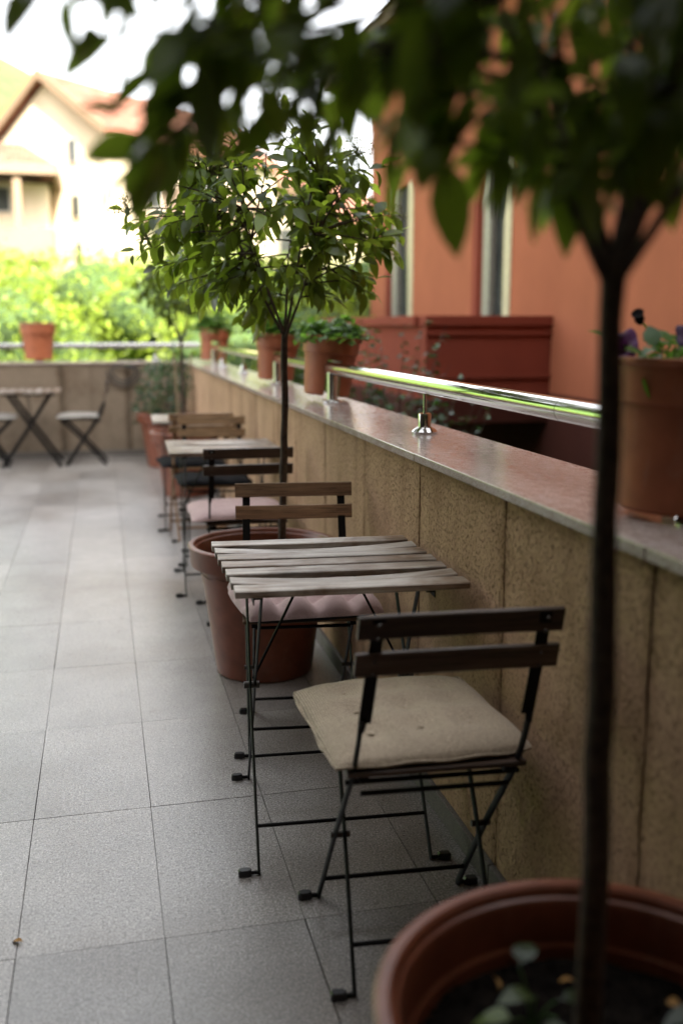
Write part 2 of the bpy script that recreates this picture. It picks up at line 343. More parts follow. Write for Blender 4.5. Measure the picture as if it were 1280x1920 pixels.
me = MB().box((0, 0, GZ - 0.5), (3000, 3000, 1.0)).mesh('ground', M['ground'])
tag(link('ground', me), kind='structure')

# terrace floor: 305 x 610 granite tiles on a mortar bed
ft = MB().box((-1.6, 4.2, -0.12), (5.2, 13.4, 0.20)).build('terrace_floor', M['grout'])
tag(ft, kind='structure')
tw, tl = 0.308, 0.6165
tile_me = [MB().box((0, 0, -0.0105), (tw - g, tl - g, 0.021)).mesh('floor_tile', M['floor']) for g in (0.0014, 0.0020, 0.0028)]
for i in range(-5, 4):
    for j in range(-3, 16):
        x0 = -0.228 + i * tw; y0 = 1.984 + (j - 2) * tl
        if y0 + tl > BY + 0.4 or y0 < -2.4: continue
        t = link('floor_tile', random.choice(tile_me), ft, (x0 + tw / 2, y0 + tl / 2, random.uniform(-0.0003, 0.0003)), (random.uniform(-.001, .001), random.uniform(-.001, .001), random.choice((0, math.pi)) + random.uniform(-.0015, .0015)))
me = MB().box((-2.95, 4.2, -0.011), (2.35, 13.4, 0.02)).mesh('outer_paving', M['floor'])
link('outer_paving', me, ft)

def parapet(name, label, length, pitch, first, coplen, skin='stucco'):
    """local frame: x along the wall, y outwards (panel face at y=0), z up"""
    t = empty(name)
    tag(t, label, 'wall')
    MB().box((length / 2, 0.16, 0.41), (length, 0.26, 1.0)).build('wall_core', M['core'], t)
    hp = 0.913
    def panel_mesh():
        m = MB(); nx, nz = 8, 12; w = pitch - 0.005
        vs = []; fs = []
        for k in range(nz + 1):
            for i in range(nx + 1):
                x = -w / 2 + w * i / nx + (random.uniform(-.004, .0025) * (1 if i else -1) if i in (0, nx) else 0); z = 0.02 + hp * k / nz
                y = random.uniform(-.0015, .0015) + (0.003 if i in (0, nx) else 0)
                vs.append((x, y, z))
        for k in range(nz):
            for i in range(nx):
                a = k * (nx + 1) + i; fs.append((a, a + 1, a + nx + 2, a + nx + 1))
        b = len(vs); ring = [i for i in range(nx + 1)] + [k * (nx + 1) + nx for k in range(1, nz + 1)] + [nz * (nx + 1) + i for i in range(nx - 1, -1, -1)] + [k * (nx + 1) for k in range(nz - 1, 0, -1)]
        for i in ring: vs.append((vs[i][0], 0.04, vs[i][2]))
        n = len(ring)
        for q in range(n): fs.append((ring[q], ring[(q + 1) % n], b + (q + 1) % n, b + q))
        m.add(vs, fs); return m.mesh('wall_panel', M[skin], smooth=40)
    pm = [panel_mesh() for _ in range(4)]
    x = first
    while x < length - 0.05:
        link('wall_panel', pm[random.randrange(4)], t, (x + pitch / 2, 0, 0)); x += pitch
    # skirting boards
    sm = MB().box((0, -0.007, 0.031), (pitch - 0.003, 0.016, 0.06)).mesh('skirting_board', M['skirt'], bevel=0.003)
    x = first
    while x < length - 0.05:
        link('skirting_board', sm, t, (x + pitch / 2, 0, 0)); x += pitch
    return t
pitch = 0.611
# local +x is world +Y, local +y (outwards) is world +X
side = parapet('parapet_wall', 'tan rendered parapet wall with polished coping beside the row of tables', 12.9, pitch, 0.0, 1.222)
side.location = (WX, 2.004 + 14 * pitch, 0); side.rotation_euler = (0, 0, R(-90))
cm = [MB().box((0, 0, 0), (2 * pitch - 0.0025, 0.335, 0.022)).mesh('coping_slab', M['coping'], bevel=0.003) for _ in range(1)][0]
for k in range(11):
    link('coping_slab', cm, side, (2 * pitch * k, 0.150, CZ - 0.011 + random.uniform(-.0006, .0006)))
back = parapet('parapet_wall', 'stained tan parapet wall across the far end of the terrace', 5.2, 0.65, 0.0, 1.3, 'stucco_far')
back.location = (-4.30, BY, 0)
cm2 = MB().box((0, 0, 0), (1.297, 0.335, 0.022)).mesh('coping_slab', M['coping'], bevel=0.003)
for k in range(4):
    link('coping_slab', cm2, back, (4.477 - 1.3 * k, 0.150, CZ - 0.0118))

# unseen building added behind the camera to cast shade over the whole terrace
cb = empty('shade_block_building', (0, -2.6, GZ))
tag(cb, 'unseen tall building added behind the viewer to shade the terrace', 'building')
MB().box((0.5, -4, 7.25), (19, 8, 14.5)).build('wall', M['cafe'], cb)
MB().box((0.5, -3.9, 14.6), (19.6, 8.6, 0.2)).build('roof', M['eave'], cb)
MB().box((0.6, 1.3, 4.2), (6.4, 2.6, 0.18)).build('shade_canopy', M['eave'], cb)   # flat canopy above the viewer, added to cut overhead light
for ix in range(-3, 5):
    for iz in range(4):
        w = MB().box((ix * 2.2, 0.0, 2.6 + iz * 2.9), (1.1, 0.10, 1.7)).build('window', M['cream'], cb)
        MB().box((ix * 2.2, 0.03, 2.6 + iz * 2.9), (0.95, 0.07, 1.55)).build('pane', M['glass'], w)

# unseen side wing added left of the terrace to darken the parapet wall
cw = empty('shade_block_wing', (-2.25, 0, 0)); tag(cw, 'unseen wing added left of the terrace to block light from that side', 'building')
MB().box((-2.0, 0.8, 2.6), (4.0, 6.8, 5.2)).build('wall', M['cafe'], cw)
MB().box((-1.9, 0.8, 5.28), (4.5, 7.2, 0.16)).build('roof', M['eave'], cw)
for yy in (-1.4, 0.5, 2.4):
    w = MB().box((0.0, yy, 1.15), (0.10, 1.7, 2.3)).build('glazed_door', M['eave'], cw)
    for q in (-1, 1): MB().box((0.03, yy + q * 0.4, 1.2), (0.08, 0.7, 2.0)).build('pane', M['glass'], w)

# the orange building across the alley
FX = 4.0
ob = empty('orange_building', (FX, 0, GZ)); tag(ob, 'orange rendered building with red-brown balcony beyond the steel handrail', 'building')
def at_o(z): return z - GZ
doors = [(9.52, 10.30), (12.78, 13.74)]
wz0, wz1, ztop = at_o(0.75), at_o(3.15), at_o(4.75)
segs = [(-1.0, doors[0][0]), (doors[0][1], doors[1][0]), (doors[1][1], 14.9)]
wb_ = MB()
for a, b in segs: wb_.box((2.5, (a + b) / 2, ztop / 2), (5, b - a, ztop))
for a, b in doors:
    wb_.box((2.5, (a + b) / 2, wz0 / 2), (5, b - a, wz0)); wb_.box((2.5, (a + b) / 2, (wz1 + ztop) / 2), (5, b - a, ztop - wz1))
wb_.build('wall', M['ochre'], ob)
MB().box((-0.012, 6.95, at_o(0.70) / 2), (0.03, 15.8, at_o(0.70))).build('shaded_plinth', M['shaded_plinth'], ob, bevel=0.006)  # red-brown base, its dark colour stands for shade on the lower facade
for a, b in doors:
    d = MB().box((0.07, (a + b) / 2, (wz0 + wz1) / 2), (0.02, b - a, wz1 - wz0)).build('balcony_door', M['glass'], ob)
    MB().box((0.02, a + 0.09, (wz0 + wz1) / 2), (0.07, 0.18, wz1 - wz0)).build('frame', M['cream'], d, bevel=0.008)
    MB().box((0.02, b - 0.13, (wz0 + wz1) / 2), (0.07, 0.20, wz1 - wz0)).build('frame', M['greyframe'], d, bevel=0.008)
    MB().box((0.06, b + 0.001, (wz0 + wz1) / 2), (0.15, 0.05, wz1 - wz0)).build('reveal', M['redbrown'], d)
    MB().box((-0.02, b + 0.12, (wz0 + wz1) / 2), (0.05, 0.17, wz1 - wz0 + 0.1)).build('architrave', M['redbrown'], d, bevel=0.006)
# balcony
bl = MB()
bl.box((-0.60, 8.62, at_o(0.98)), (1.20, 0.16, 0.66)); bl.box((-1.12, 10.9, at_o(0.98)), (0.16, 4.4, 0.66))
bl.build('balcony', M['redbrown'], ob, bevel=0.008)
MB().box((-0.60, 8.61, at_o(1.355)), (1.22, 0.20, 0.09)).box((-1.13, 10.9, at_o(1.356)), (0.24, 4.33, 0.088)).build('balcony_rail', M['redbrown'], ob, bevel=0.008)
MB().box((-0.66, 10.8, at_o(0.55)), (1.30, 4.6, 0.22)).build('balcony_slab', M['shaded_plinth'], ob, bevel=0.008)
MB().box((-0.60, 8.535, at_o(1.245)), (1.21, 0.04, 0.03)).box((-0.60, 8.535, at_o(0.86)), (1.21, 0.04, 0.035)).build('moulding', M['redbrown'], ob)
for yy in (9.1, 12.6): MB().box((-1.05, yy, at_o(0.44) / 2), (0.22, 0.22, at_o(0.44))).build('pillar', M['redbrown'], ob)
MB().box((2.2, 7.0, at_o(4.82)), (5.7, 16.8, 0.14)).build('eave', M['eave'], ob)
rf = MB(); z0 = at_o(4.89)
rf.add([(-0.7, -1.5, z0), (-0.7, 15.4, z0), (5.6, 15.4, z0), (5.6, -1.5, z0), (2.5, -1.5, z0 + 1.6), (2.5, 15.4, z0 + 1.6)], [(0, 1, 5, 4), (2, 3, 4, 5), (0, 4, 3), (1, 2, 5), (0, 3, 2, 1)])
rf.build('roof', M['roof'], ob)
for yy in (4.2, 6.6): # ground floor doors in the shade of the alley
    MB().box((-0.01, yy, 1.1), (0.06, 0.9, 2.1)).build('cellar_door', M['greyframe'], ob, bevel=0.01)
tag(MB().box((2.6, 5.5, GZ + 0.01), (3.0, 18, 0.024)).build('alley_paving', M['paving']), kind='structure')

# far hill
bm = MB(); prof = [(260 * math.cos(a), 128 * math.sin(a)) for a in np.linspace(0, math.pi / 2, 14)]
hl = bm.lathe(prof, 40).build('hill', M['hill'], None, (-205, 420, GZ), smooth=60); tag(hl, kind='structure')

# ------------------------------------------------------------------ houses on the slope beyond the shrubs
def gable_house(name, label, loc, rz, w, d, hw, hr, wall, over=0.5):
    """w along x (gable front faces -y), ridge along y"""
    t = empty(name, loc, rz); tag(t, label, 'house')
    m = MB(); x = w / 2
    m.add([(-x, 0, 0), (x, 0, 0), (x, 0, hw), (0, 0, hw + hr), (-x, 0, hw), (-x, d, 0), (x, d, 0), (x, d, hw), (0, d, hw + hr), (-x, d, hw)],
          [(0, 1, 2, 3, 4), (9, 8, 7, 6, 5), (1, 6, 7, 2), (0, 4, 9, 5), (2, 7, 8, 3), (3, 8, 9, 4)])
    m.build('wall', wall, t)
    sl = hr / x; r = MB()
    for s in (-1, 1):
        a = (s * (x + over), -over, hw - sl * over + 0.12); b = (0, -over, hw + hr + 0.12); c = (0, d + over, hw + hr + 0.12); e = (s * (x + over), d + over, hw - sl * over + 0.12)
        vs = [a, b, c, e] + [(p[0], p[1], p[2] + 0.16) for p in (a, b, c, e)]
        r.add(vs, [(0, 1, 2, 3), (4, 5, 6, 7), (0, 1, 5, 4), (2, 3, 7, 6), (3, 0, 4, 7)])
    rf = r.build('roof', M['roof'], t)
    bb = MB()
    for s in (-1, 1):
        n = 1; a = Vector((s * (x + over), -over - 0.03, hw - sl * over + 0.03)); b = Vector((0, -over - 0.03, hw + hr + 0.03))
        bb.add([a, b, b + Vector((0, 0, .30)), a + Vector((0, 0, .30)), a + Vector((0, .1, 0)), b + Vector((0, .1, 0)), b + Vector((0, .1, .30)), a + Vector((0, .1, .30))], [(0, 1, 2, 3), (7, 6, 5, 4), (0, 4, 5, 1), (3, 2, 6, 7)])
    bb.build('barge_board', M['eave'], rf)
    return t
def house_window(t, x, y, z, w, h, face='front'):
    d = (w, 0.12, h) if face == 'front' else (0.12, w, h)
    f = MB().box((x, y, z), d).build('window', M['greyframe'], t)
    d2 = (w * 0.8, 0.16, h * 0.84) if face == 'front' else (0.16, w * 0.8, h * 0.84)
    MB().box((x, y, z), d2).build('pane', M['glass'], f)
# tall gabled house: apex, eaves and ridge taken from the photograph's outline at 35 m
h1 = gable_house('gabled_house', 'tall cream gabled house with red tiled roof, bright in the sun', (-1.35, 35, GZ), R(-45), 5.0, 9.0, 8.45, 1.75, M['housewall'], 0.35)
for x, z in ((1.1, 7.6), (1.15, 5.9), (-0.55, 6.2), (1.2, 4.4), (-0.5, 3.6)): house_window(h1, x, 0, z + 0.4, 0.36, 0.75)
for y, z in ((2.0, 6.9), (5.0, 6.9), (2.5, 4.2), (5.2, 4.2)): house_window(h1, 2.5, y, z, 0.9, 1.2, 'side')
MB().box((3.0, 4.2, 6.0), (1.1, 5.5, 0.18)).box((3.52, 4.2, 6.5), (0.08, 5.5, 0.9)).build('balcony', M['brownwall'], h1)
# annex with hipped porch roof in front of it
h2 = empty('porch_annex', (-2.5, 32.5, GZ)); tag(h2, 'low porch annex with hipped red roof and timber post before the tall house', 'house')
MB().box((-1.0, 1.6, 3.4), (4.2, 2.2, 6.8)).build('wall', M['housewall'], h2)
MB().add([(-4, -1.2, 7.1), (1.5, -1.2, 7.1), (1.5, 3.0, 7.1), (-4, 3.0, 7.1), (-3, 0.9, 8.0), (0.4, 0.9, 8.0)], [(0, 1, 5, 4), (1, 2, 5), (2, 3, 4, 5), (3, 0, 4), (3, 2, 1, 0)]).build('roof', M['roof'], h2)
MB().box((-1.25, -1.2, 7.0), (5.4, 0.14, 0.3)).box((1.43, 0.9, 7.0), (0.14, 4.1, 0.3)).build('fascia', M['eave'], h2)
MB().box((0.33, -1.0, 3.4), (0.22, 0.22, 6.8)).build('post', M['eave'], h2)
MB().box((-1.0, -0.3, 4.9), (4.6, 1.6, 0.9)).build('balcony', M['brownwall'], h2)
house_window(h2, -0.3, 0.47, 6.3, 0.7, 0.8); house_window(h2, 0.4, 0.47, 3.2, 0.6, 0.9)
# garage and house further right, glimpsed through the trees
h3 = gable_house('tiled_house', 'cream house with red tiled roof glimpsed through the tree leaves', (6.2, 44, GZ), R(-40), 8, 10, 7.0, 2.4, M['housewall'])
for x in (-2.2, 0, 2.2):
    for z in (3.0, 6.0): house_window(h3, x, 0, z, 1.0, 1.3)
h4 = empty('garden_shed', (0.9, 26, GZ)); tag(h4, 'small pale shed beside the tall house behind the shrubs', 'shed')
MB().box((0, 1, 1.9), (1.6, 2, 3.8)).build('wall', M['housewall'], h4); MB().box((0, 0.95, 3.86), (1.9, 2.4, 0.12)).build('roof', M['brownwall'], h4)
MB().box((0.1, -0.02, 1.6), (0.9, 0.08, 2.0)).build('door', M['eave'], h4)

# ================================================================== leaves and plants
def leaf_template(length, width, droop=0.25, fold=0.28, n=5, petiole=0.12, wave=0.0):
    """leaf along +Y, blade up +Z; returns verts, quads/tris"""
    vs = []; fs = []
    for i in range(n + 1):
        t = i / n; y = length * (petiole + (1 - petiole) * t)
        wdt = width * 0.5 * (math.sin(math.pi * t ** 0.85) ** 0.8) if 0 < i < n else 0.0006
        z = -droop * length * t * t + wave * math.sin(t * 7) * length
        vs += [(-wdt, y, z + fold * wdt), (0, y, z), (wdt, y, z + fold * wdt)]
    for i in range(n):
        a = i * 3; fs += [(a, a + 1, a + 4, a + 3), (a + 1, a + 2, a + 5, a + 4)]
    vs += [(-0.0012, 0, 0), (0.0012, 0, 0)]; k = len(vs); fs.append((k - 2, k - 1, 2, 0))
    return np.array(vs), fs
def frames(dirs, roll):
    """rotation matrices taking +Y to dir with +Z as near to world up as it can be, rolled"""
    d = dirs / np.linalg.norm(dirs, axis=1, keepdims=True)
    up = np.tile([0, 0, 1.0], (len(d), 1)); x = np.cross(d, up); nx = np.linalg.norm(x, axis=1, keepdims=True)
    x = np.where(nx > 1e-3, x / np.maximum(nx, 1e-6), [1.0, 0, 0]); z = np.cross(x, d)
    c, s = np.cos(roll)[:, None], np.sin(roll)[:, None]
    x2 = x * c + z * s; z2 = -x * s + z * c
    return np.stack([x2, d, z2], axis=2)
def leaf_mesh(name, pos, dirs, roll, scale, templates, mat, r):
    V = []; F = []; T = []; base = 0
    Rm = frames(dirs, roll); which = r.integers(0, len(templates), len(pos)); tint = r.random(len(pos))
    for k, (tv, tf) in enumerate(templates):
        idx = np.nonzero(which == k)[0]
        if not len(idx): continue
        w = np.einsum('nij,mj->nmi', Rm[idx], tv) * scale[idx][:, None, None] + pos[idx][:, None, :]
        V.append(w.reshape(-1, 3)); T.append(np.repeat(tint[idx], len(tv)))
        off = base + np.arange(len(idx)) * len(tv)
        for f in tf: F.append((np.array(f)[None, :] + off[:, None]))
        base += len(idx) * len(tv)
    V = np.concatenate(V); T = np.concatenate(T)
    me = bpy.data.meshes.new(name); faces = [q for a in F for q in a.tolist()]
    me.from_pydata(V.tolist(), [], faces)
    at = me.attributes.new('tint', 'FLOAT', 'POINT'); at.data.foreach_set('value', T.astype(np.float32))
    me.polygons.foreach_set('use_smooth', [True] * len(me.polygons)); me.materials.append(mat); me.update()
    return me
LT = [leaf_template(0.078, 0.032, 0.22, 0.3), leaf_template(0.086, 0.036, 0.35, 0.2, wave=0.02), leaf_template(0.07, 0.030, 0.1, 0.35), leaf_template(0.08, 0.03, 0.5, 0.25)]
ST = [leaf_template(0.05, 0.030, 0.2, 0.2, 3), leaf_template(0.045, 0.026, 0.35, 0.3, 3)]
QT = [(np.array([(0, 0, 0), (-.3, .5, .05), (0, 1, -.1), (.3, .5, .05)]), [(0, 1, 2, 3)]), (np.array([(0, 0, 0), (-.38, .45, -.06), (0, .9, .1), (.38, .45, -.06)]), [(0, 1, 2, 3)])]

def camera_px(p):
    """rough picture coordinates used only to choose which leaves are large enough to be their own parts"""
    v = cam.rotation_euler.to_matrix().transposed() @ (Vector(p) - cam.location)
    return (v.x / -v.z, v.y / -v.z, -v.z)

def make_tree(name, label, base, fork, trunk_r, center, radii, ntips, per, lscale, seed, extra=(), nobj=300, clusters=0, mat='leaf', bend=(0, 0, 0), low=-1.0, nlimb=7):
    r = np.random.default_rng(seed); t = empty(name, base); tag(t, label, 'tree')
    B = Vector(base); fk = Vector(fork) - B; ce = Vector(center) - B
    tr = bezier((0, 0, -0.06), Vector((0, 0, fk.z * .33)) + Vector(bend), Vector((fk.x, fk.y, fk.z * .66)) + Vector(bend) * 0.6, fk, 14)
    tr = [p + Vector((r.normal() * .0016, r.normal() * .0016, 0)) for p in tr]
    rad = [trunk_r * (1.10 - 0.30 * i / 14 + (0.14 * r.random())) for i in range(15)]
    rad[-1] *= 1.05
    MB().tube(tr, rad, 12).build('trunk', M['bark'], t, smooth=70)
    # limbs from the fork, then twigs from the nearest limb point
    limbs = []; lm = MB()
    for k in range(nlimb):
        a = 2 * math.pi * (k + r.uniform(-.3, .3)) / nlimb; el = r.uniform(0.15, 1.0)
        tgt = ce + Vector((math.cos(a) * radii[0] * 0.62 * math.cos(el * .9), math.sin(a) * radii[1] * 0.62 * math.cos(el * .9), radii[2] * (-0.35 + 0.95 * el)))
        st = fk - Vector((0, 0, r.uniform(0, .05)))
        d = tgt - st
        c1 = st + Vector((d.x * .35, d.y * .35, abs(d.z) * .22 + 0.03)); c2 = st + d * 0.72 + Vector((r.normal() * .03, r.normal() * .03, -0.02))
        pts = bezier(st, c1, c2, tgt, 9); limbs.append(pts)
        lm.tube(pts, [trunk_r * (0.44 - 0.32 * i / 9) for i in range(10)], 7)
    lm.build('limb', M['bark'], t, smooth=70)
    nodes = [p for pts in limbs for p in pts[2:]]
    tips = []
    while len(tips) < ntips:
        q = r.normal(size=3); q /= np.linalg.norm(q); rr = (0.25 + 0.75 * r.random()) ** 0.45
        if q[2] * rr < low: continue
        tips.append(ce + Vector((q[0] * radii[0] * rr, q[1] * radii[1] * rr, q[2] * radii[2] * rr)))
    tips += [Vector(e) - B for e in extra]
    tb = MB(); P = []; D = []; ends = []
    for tip in tips:
        nd = min(nodes, key=lambda p: (p - tip).length + 0.15 * r.random()); d = tip - nd
        if d.length < 0.03: continue
        pts = bezier(nd, nd + d * .3 + Vector((0, 0, .05 * d.length)), nd + d * .7 + Vector((r.normal() * .02, r.normal() * .02, .06 * d.length)), tip, 5)
        tb.tube(pts, [0.0042, 0.0036, 0.003, 0.0025, 0.002, 0.0014], 5, cap=False)
        ax = (pts[-1] - pts[-2]).normalized(); ends.append((tip, ax))
        ph = r.uniform(0, 6.28); nl = max(3, int(per * r.uniform(.7, 1.3)))
        ln = d.length
        for k in range(nl):
            s = 1.0 - (k / nl) ** 1.2 * min(1.0, 0.16 / max(ln, .05)) * 1.0
            i = min(4, int(s * 5)); f = s * 5 - i; p = pts[i].lerp(pts[min(5, i + 1)], f)
            ph += 2.4 + r.normal() * .2
            side = ax.orthogonal().normalized(); side = Matrix.Rotation(ph, 3, ax) @ side
            v = ax * r.uniform(.35, .8) + side * r.uniform(.6, 1.0) + Vector((0, 0, -0.28 - .35 * r.random()))
            P.append(p); D.append(v)
    tb.build('twig', M['bark'], t, smooth=80)
    P = np.array([tuple(p) for p in P]); D = np.array([tuple(d) for d in D]); roll = r.normal(0, .55, len(P)); sc = lscale * (.5 + .75 * r.random(len(P)) ** .7)
    # the leaves that show largest are parts of their own, the rest one mass
    big = []
    for i in range(len(P)):
        x, y, z = camera_px(B + Vector(P[i]))
        if z > 0.05 and abs(x) < 0.36 and abs(y) < 0.53: big.append((sc[i] / z * (1 + 0.35 * r.random()), i))
    big.sort(reverse=True); own = [i for _, i in big[:nobj]]
    rest = np.setdiff1d(np.arange(len(P)), own)
    if nobj:
        lms = []
        for k, (tv, tf) in enumerate(LT):
            me = bpy.data.meshes.new('leaf'); me.from_pydata(tv.tolist(), [], tf); me.polygons.foreach_set('use_smooth', [True] * len(me.polygons)); me.materials.append(M[mat]); lms.append(me)
        Rm = frames(D[own], roll[own]) if own else []
        for q, i in enumerate(own):
            o = bpy.data.objects.new('leaf', lms[i % len(lms)]); COL.objects.link(o); o.parent = t
            o.matrix_local = Matrix.Translation(P[i].tolist()) @ Matrix(Rm[q].tolist()).to_4x4() @ Matrix.Scale(sc[i], 4)
    if len(rest):
        cr = link('crown', leaf_mesh('crown', P[rest], D[rest], roll[rest], sc[rest], LT, M[mat], r), t); cr['kind'] = 'stuff'
    if clusters:
        up = sorted(ends, key=lambda e: -0.35 * e[0].z - (e[0] - ce).length - 0.2 * r.random())[:clusters]
        fm = MB(); rb = np.random.default_rng(3)
        for k in range(95):
            q = rb.normal(size=3); q /= np.linalg.norm(q); q[2] = abs(q[2]) * .8 + .15; p = Vector(q) * 0.045 * rb.uniform(.6, 1.05); s = .0019 * rb.uniform(.8, 1.5)
            fm.add([p + Vector(o) * s for o in ((1, 0, 0), (-1, 0, 0), (0, 1, 0), (0, -1, 0), (0, 0, 1), (0, 0, -1))], [(0, 2, 4), (2, 1, 4), (1, 3, 4), (3, 0, 4), (2, 0, 5), (1, 2, 5), (3, 1, 5), (0, 3, 5)])
            if k % 3 == 0: fm.tube([(0, 0, -.02), p * .5, p], [.0009, .0007, .0005], 3, cap=False)
        fme = fm.mesh('flower_cluster', M['bud'])
        for tip, ax in up:
            o = link('flower_cluster', fme, t, tip); o.rotation_euler = (ax * .6 + Vector((0, 0, .6))).to_track_quat('Z', 'Y').to_euler(); k = r.uniform(.9, 1.5); o.scale = (k, k, k)
    return t

def shrub_mesh(name, blobs, n, size, mat, seed, templates=QT, flat=0.5):
    """blobs: (x,y,z,rx,ry,rz); leaves over their outer shells"""
    r = np.random.default_rng(seed); vol = np.array([b[3] * b[4] + b[4] * b[5] + b[3] * b[5] for b in blobs]); cnt = (n * vol / vol.sum()).astype(int)
    P = []; D = []
    for b, c in zip(blobs, cnt):
        q = r.normal(size=(c, 3)); q /= np.linalg.norm(q, axis=1, keepdims=True)
        lump = 1 + 0.16 * np.sin(q[:, 0] * 9 + b[0] * 5) * np.cos(q[:, 1] * 8 + b[1]) + 0.14 * np.sin(q[:, 2] * 11 + b[2] * 3) + .07 * np.sin(q[:, 0] * 23) * np.sin(q[:, 2] * 21)
        rr = (r.random(c) ** flat * .35 + .68) * lump
        P.append(q * rr[:, None] * np.array(b[3:6]) + np.array(b[:3])); D.append(q * .7 + r.normal(size=(c, 3)) * .7 + np.array([0, 0, .1]))
    P = np.concatenate(P); D = np.concatenate(D)
    return leaf_mesh(name, P, D, r.uniform(-1.5, 1.5, len(P)), size * r.uniform(.6, 1.3, len(P)), templates, mat, r)

# sunlit shrub masses below and beyond the far parapet
r_ = np.random.default_rng(21); blobs = []
for k in range(84):
    x = r_.uniform(-7.5, 7.0); y = r_.uniform(12.6, 19.5); h = 1.45 + (y - 12.6) * 0.16 + r_.uniform(-.35, .35); s = r_.uniform(.55, 1.1)
    if x > 3.2 and y < 16: continue
    blobs.append((x, y, h - s * .8, s * 1.15, s, s * .9))
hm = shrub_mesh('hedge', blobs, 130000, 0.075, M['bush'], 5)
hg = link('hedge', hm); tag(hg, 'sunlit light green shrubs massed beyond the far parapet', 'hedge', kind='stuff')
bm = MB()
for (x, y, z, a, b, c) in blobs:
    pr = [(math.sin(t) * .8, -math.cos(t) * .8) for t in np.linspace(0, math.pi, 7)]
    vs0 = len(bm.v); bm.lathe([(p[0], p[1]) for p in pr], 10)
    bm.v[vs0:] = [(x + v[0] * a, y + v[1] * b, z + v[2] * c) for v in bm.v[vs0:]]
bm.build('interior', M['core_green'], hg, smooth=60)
sb = MB().add([(-40, 12.2, GZ + .1), (40, 12.2, GZ + .1), (40, 25, 1.2), (-40, 25, 1.2), (-40, 34, 2.4), (40, 34, 2.4), (40, 90, 3), (-40, 90, 3)], [(0, 1, 2, 3), (3, 2, 5, 4), (4, 5, 6, 7)]).build('slope', M['hill'])
tag(sb, kind='structure')

# ================================================================== handrails
RX, RZ, RR = 1.025, 1.113, 0.028
def rail_foot(t, p, axis_rod=True):
    x, y = p
    MB().lathe([(0, 0), (.042, 0), (.043, .006), (.036, .013), (.027, .019), (.0215, .021), (.0215, .062), (.020, .065), (0, .065)], 32, (x, y, CZ)).build('post_base', M['chrome'], t, smooth=35)
    MB().tube([(x, y, CZ + .06), (x, y, RZ - RR + .004)], .0055, 12).build('post_rod', M['chrome'], t, smooth=40)
def rail_leg(t, p):
    x, y = p
    MB().tube([(x, y, CZ + .004), (x, y, RZ - .01)], .024, 20).build('rail_leg', M['chrome'], t, smooth=40)
    MB().lathe([(0, 0), (.047, 0), (.048, .005), (.04, .012), (.026, .016)], 32, (x, y, CZ)).build('leg_flange', M['chrome'], t, smooth=35)
hr = empty('handrail'); tag(hr, 'polished steel handrail on short posts along the side parapet', 'handrail')
for y0, y1 in ((-1.6, 2.1), (2.103, 4.52), (4.523, 7.1), (7.103, 10.45)):
    MB().tube([(RX, y, RZ) for y in np.linspace(y0, y1, 12)], RR, 28).build('rail_tube', M['chrome'], hr, smooth=50)
for y in (0.2, 1.55, 3.126, 7.45, 8.75): rail_foot(hr, (RX, y))
for y in (4.49, 5.98, 9.45): rail_leg(hr, (RX, y))
hb = empty('handrail'); tag(hb, 'pale steel handrail along the far parapet behind the shrub-side pot', 'handrail')
MB().tube([(x, BY + .17, RZ) for x in np.linspace(-4.3, RX - .03, 12)], RR, 24).build('rail_tube', M['dullsteel'], hb, smooth=50)
for x in (-3.2, -1.8, -.61, .55): rail_foot(hb, (x, BY + .17))

# ================================================================== saddle pots on the rails
def saddle_pot_mesh():
    me = MB().lathe([(.0, 0), (.098, 0), (.108, .008), (.119, .16), (.124, .196), (.131, .198), (.135, .262), (.141, .268), (.141, .276), (.134, .277), (.128, .268), (.122, .20), (0, .19)], 64).mesh('pot', M['railpot'], smooth=35)
    bm = bmesh.new(); bm.from_mesh(me)
    for co, no in (((.036, 0, 0), (1, 0, 0)), ((-.036, 0, 0), (1, 0, 0)), ((0, 0, .168), (0, 0, 1))):
        bmesh.ops.bisect_plane(bm, geom=bm.verts[:] + bm.edges[:] + bm.faces[:], plane_co=co, plane_no=no)
    bmesh.ops.delete(bm, geom=[f for f in bm.faces if abs(f.calc_center_median().x) < .0359 and f.calc_center_median().z < .1679], context='FACES')
    def quad(*p): bm.faces.new([bm.verts.new(q) for q in p])
    for s in (-1, 1): quad((s * .036, -.10, 0), (s * .036, .10, 0), (s * .036, .113, .168), (s * .036, -.113, .168))
    quad((-.036, -.113, .168), (.036, -.113, .168), (.036, .113, .168), (-.036, .113, .168))
    bm.to_mesh(me); bm.free(); me.update(); return me
SPM = saddle_pot_mesh()
soil_s = MB().lathe([(0, .236), (.05, .240), (.09, .232), (.127, .226)], 24).mesh('soil', M['soil'], smooth=60)
def saddle_pot(label, loc, rz=0.0, tilt=0.0, scale=1.0):
    t = empty('rail_planter', loc); tag(t, label, 'planter', 'terracotta planters straddling the handrails')
    t.rotation_euler = (0, tilt, rz); t.scale = (scale,) * 3
    link('pot', SPM, t); link('soil', soil_s, t); return t
PZ = CZ + .012
saddle_pot('large near terracotta rail planter with purple petunia at the right edge', (RX, 1.63, PZ), 0, R(1.5), 1.0)
saddle_pot('tilted terracotta rail planter at the far end of the polished rail', (RX + .01, 4.66, PZ + .012), 0, R(6), 1.0)
saddle_pot('terracotta rail planter half hidden by the thin tree trunk', (RX + .01, 6.10, PZ + .012), 0, R(4), 1.0)
saddle_pot('terracotta rail planter in the corner where the parapets meet', (RX + .01, 9.62, PZ + .014), 0, R(5), 1.08)
saddle_pot('lone terracotta planter straddling the far handrail above the slatted table', (-.61, BY + .17, PZ + .01), R(90), R(-1), 1.3)

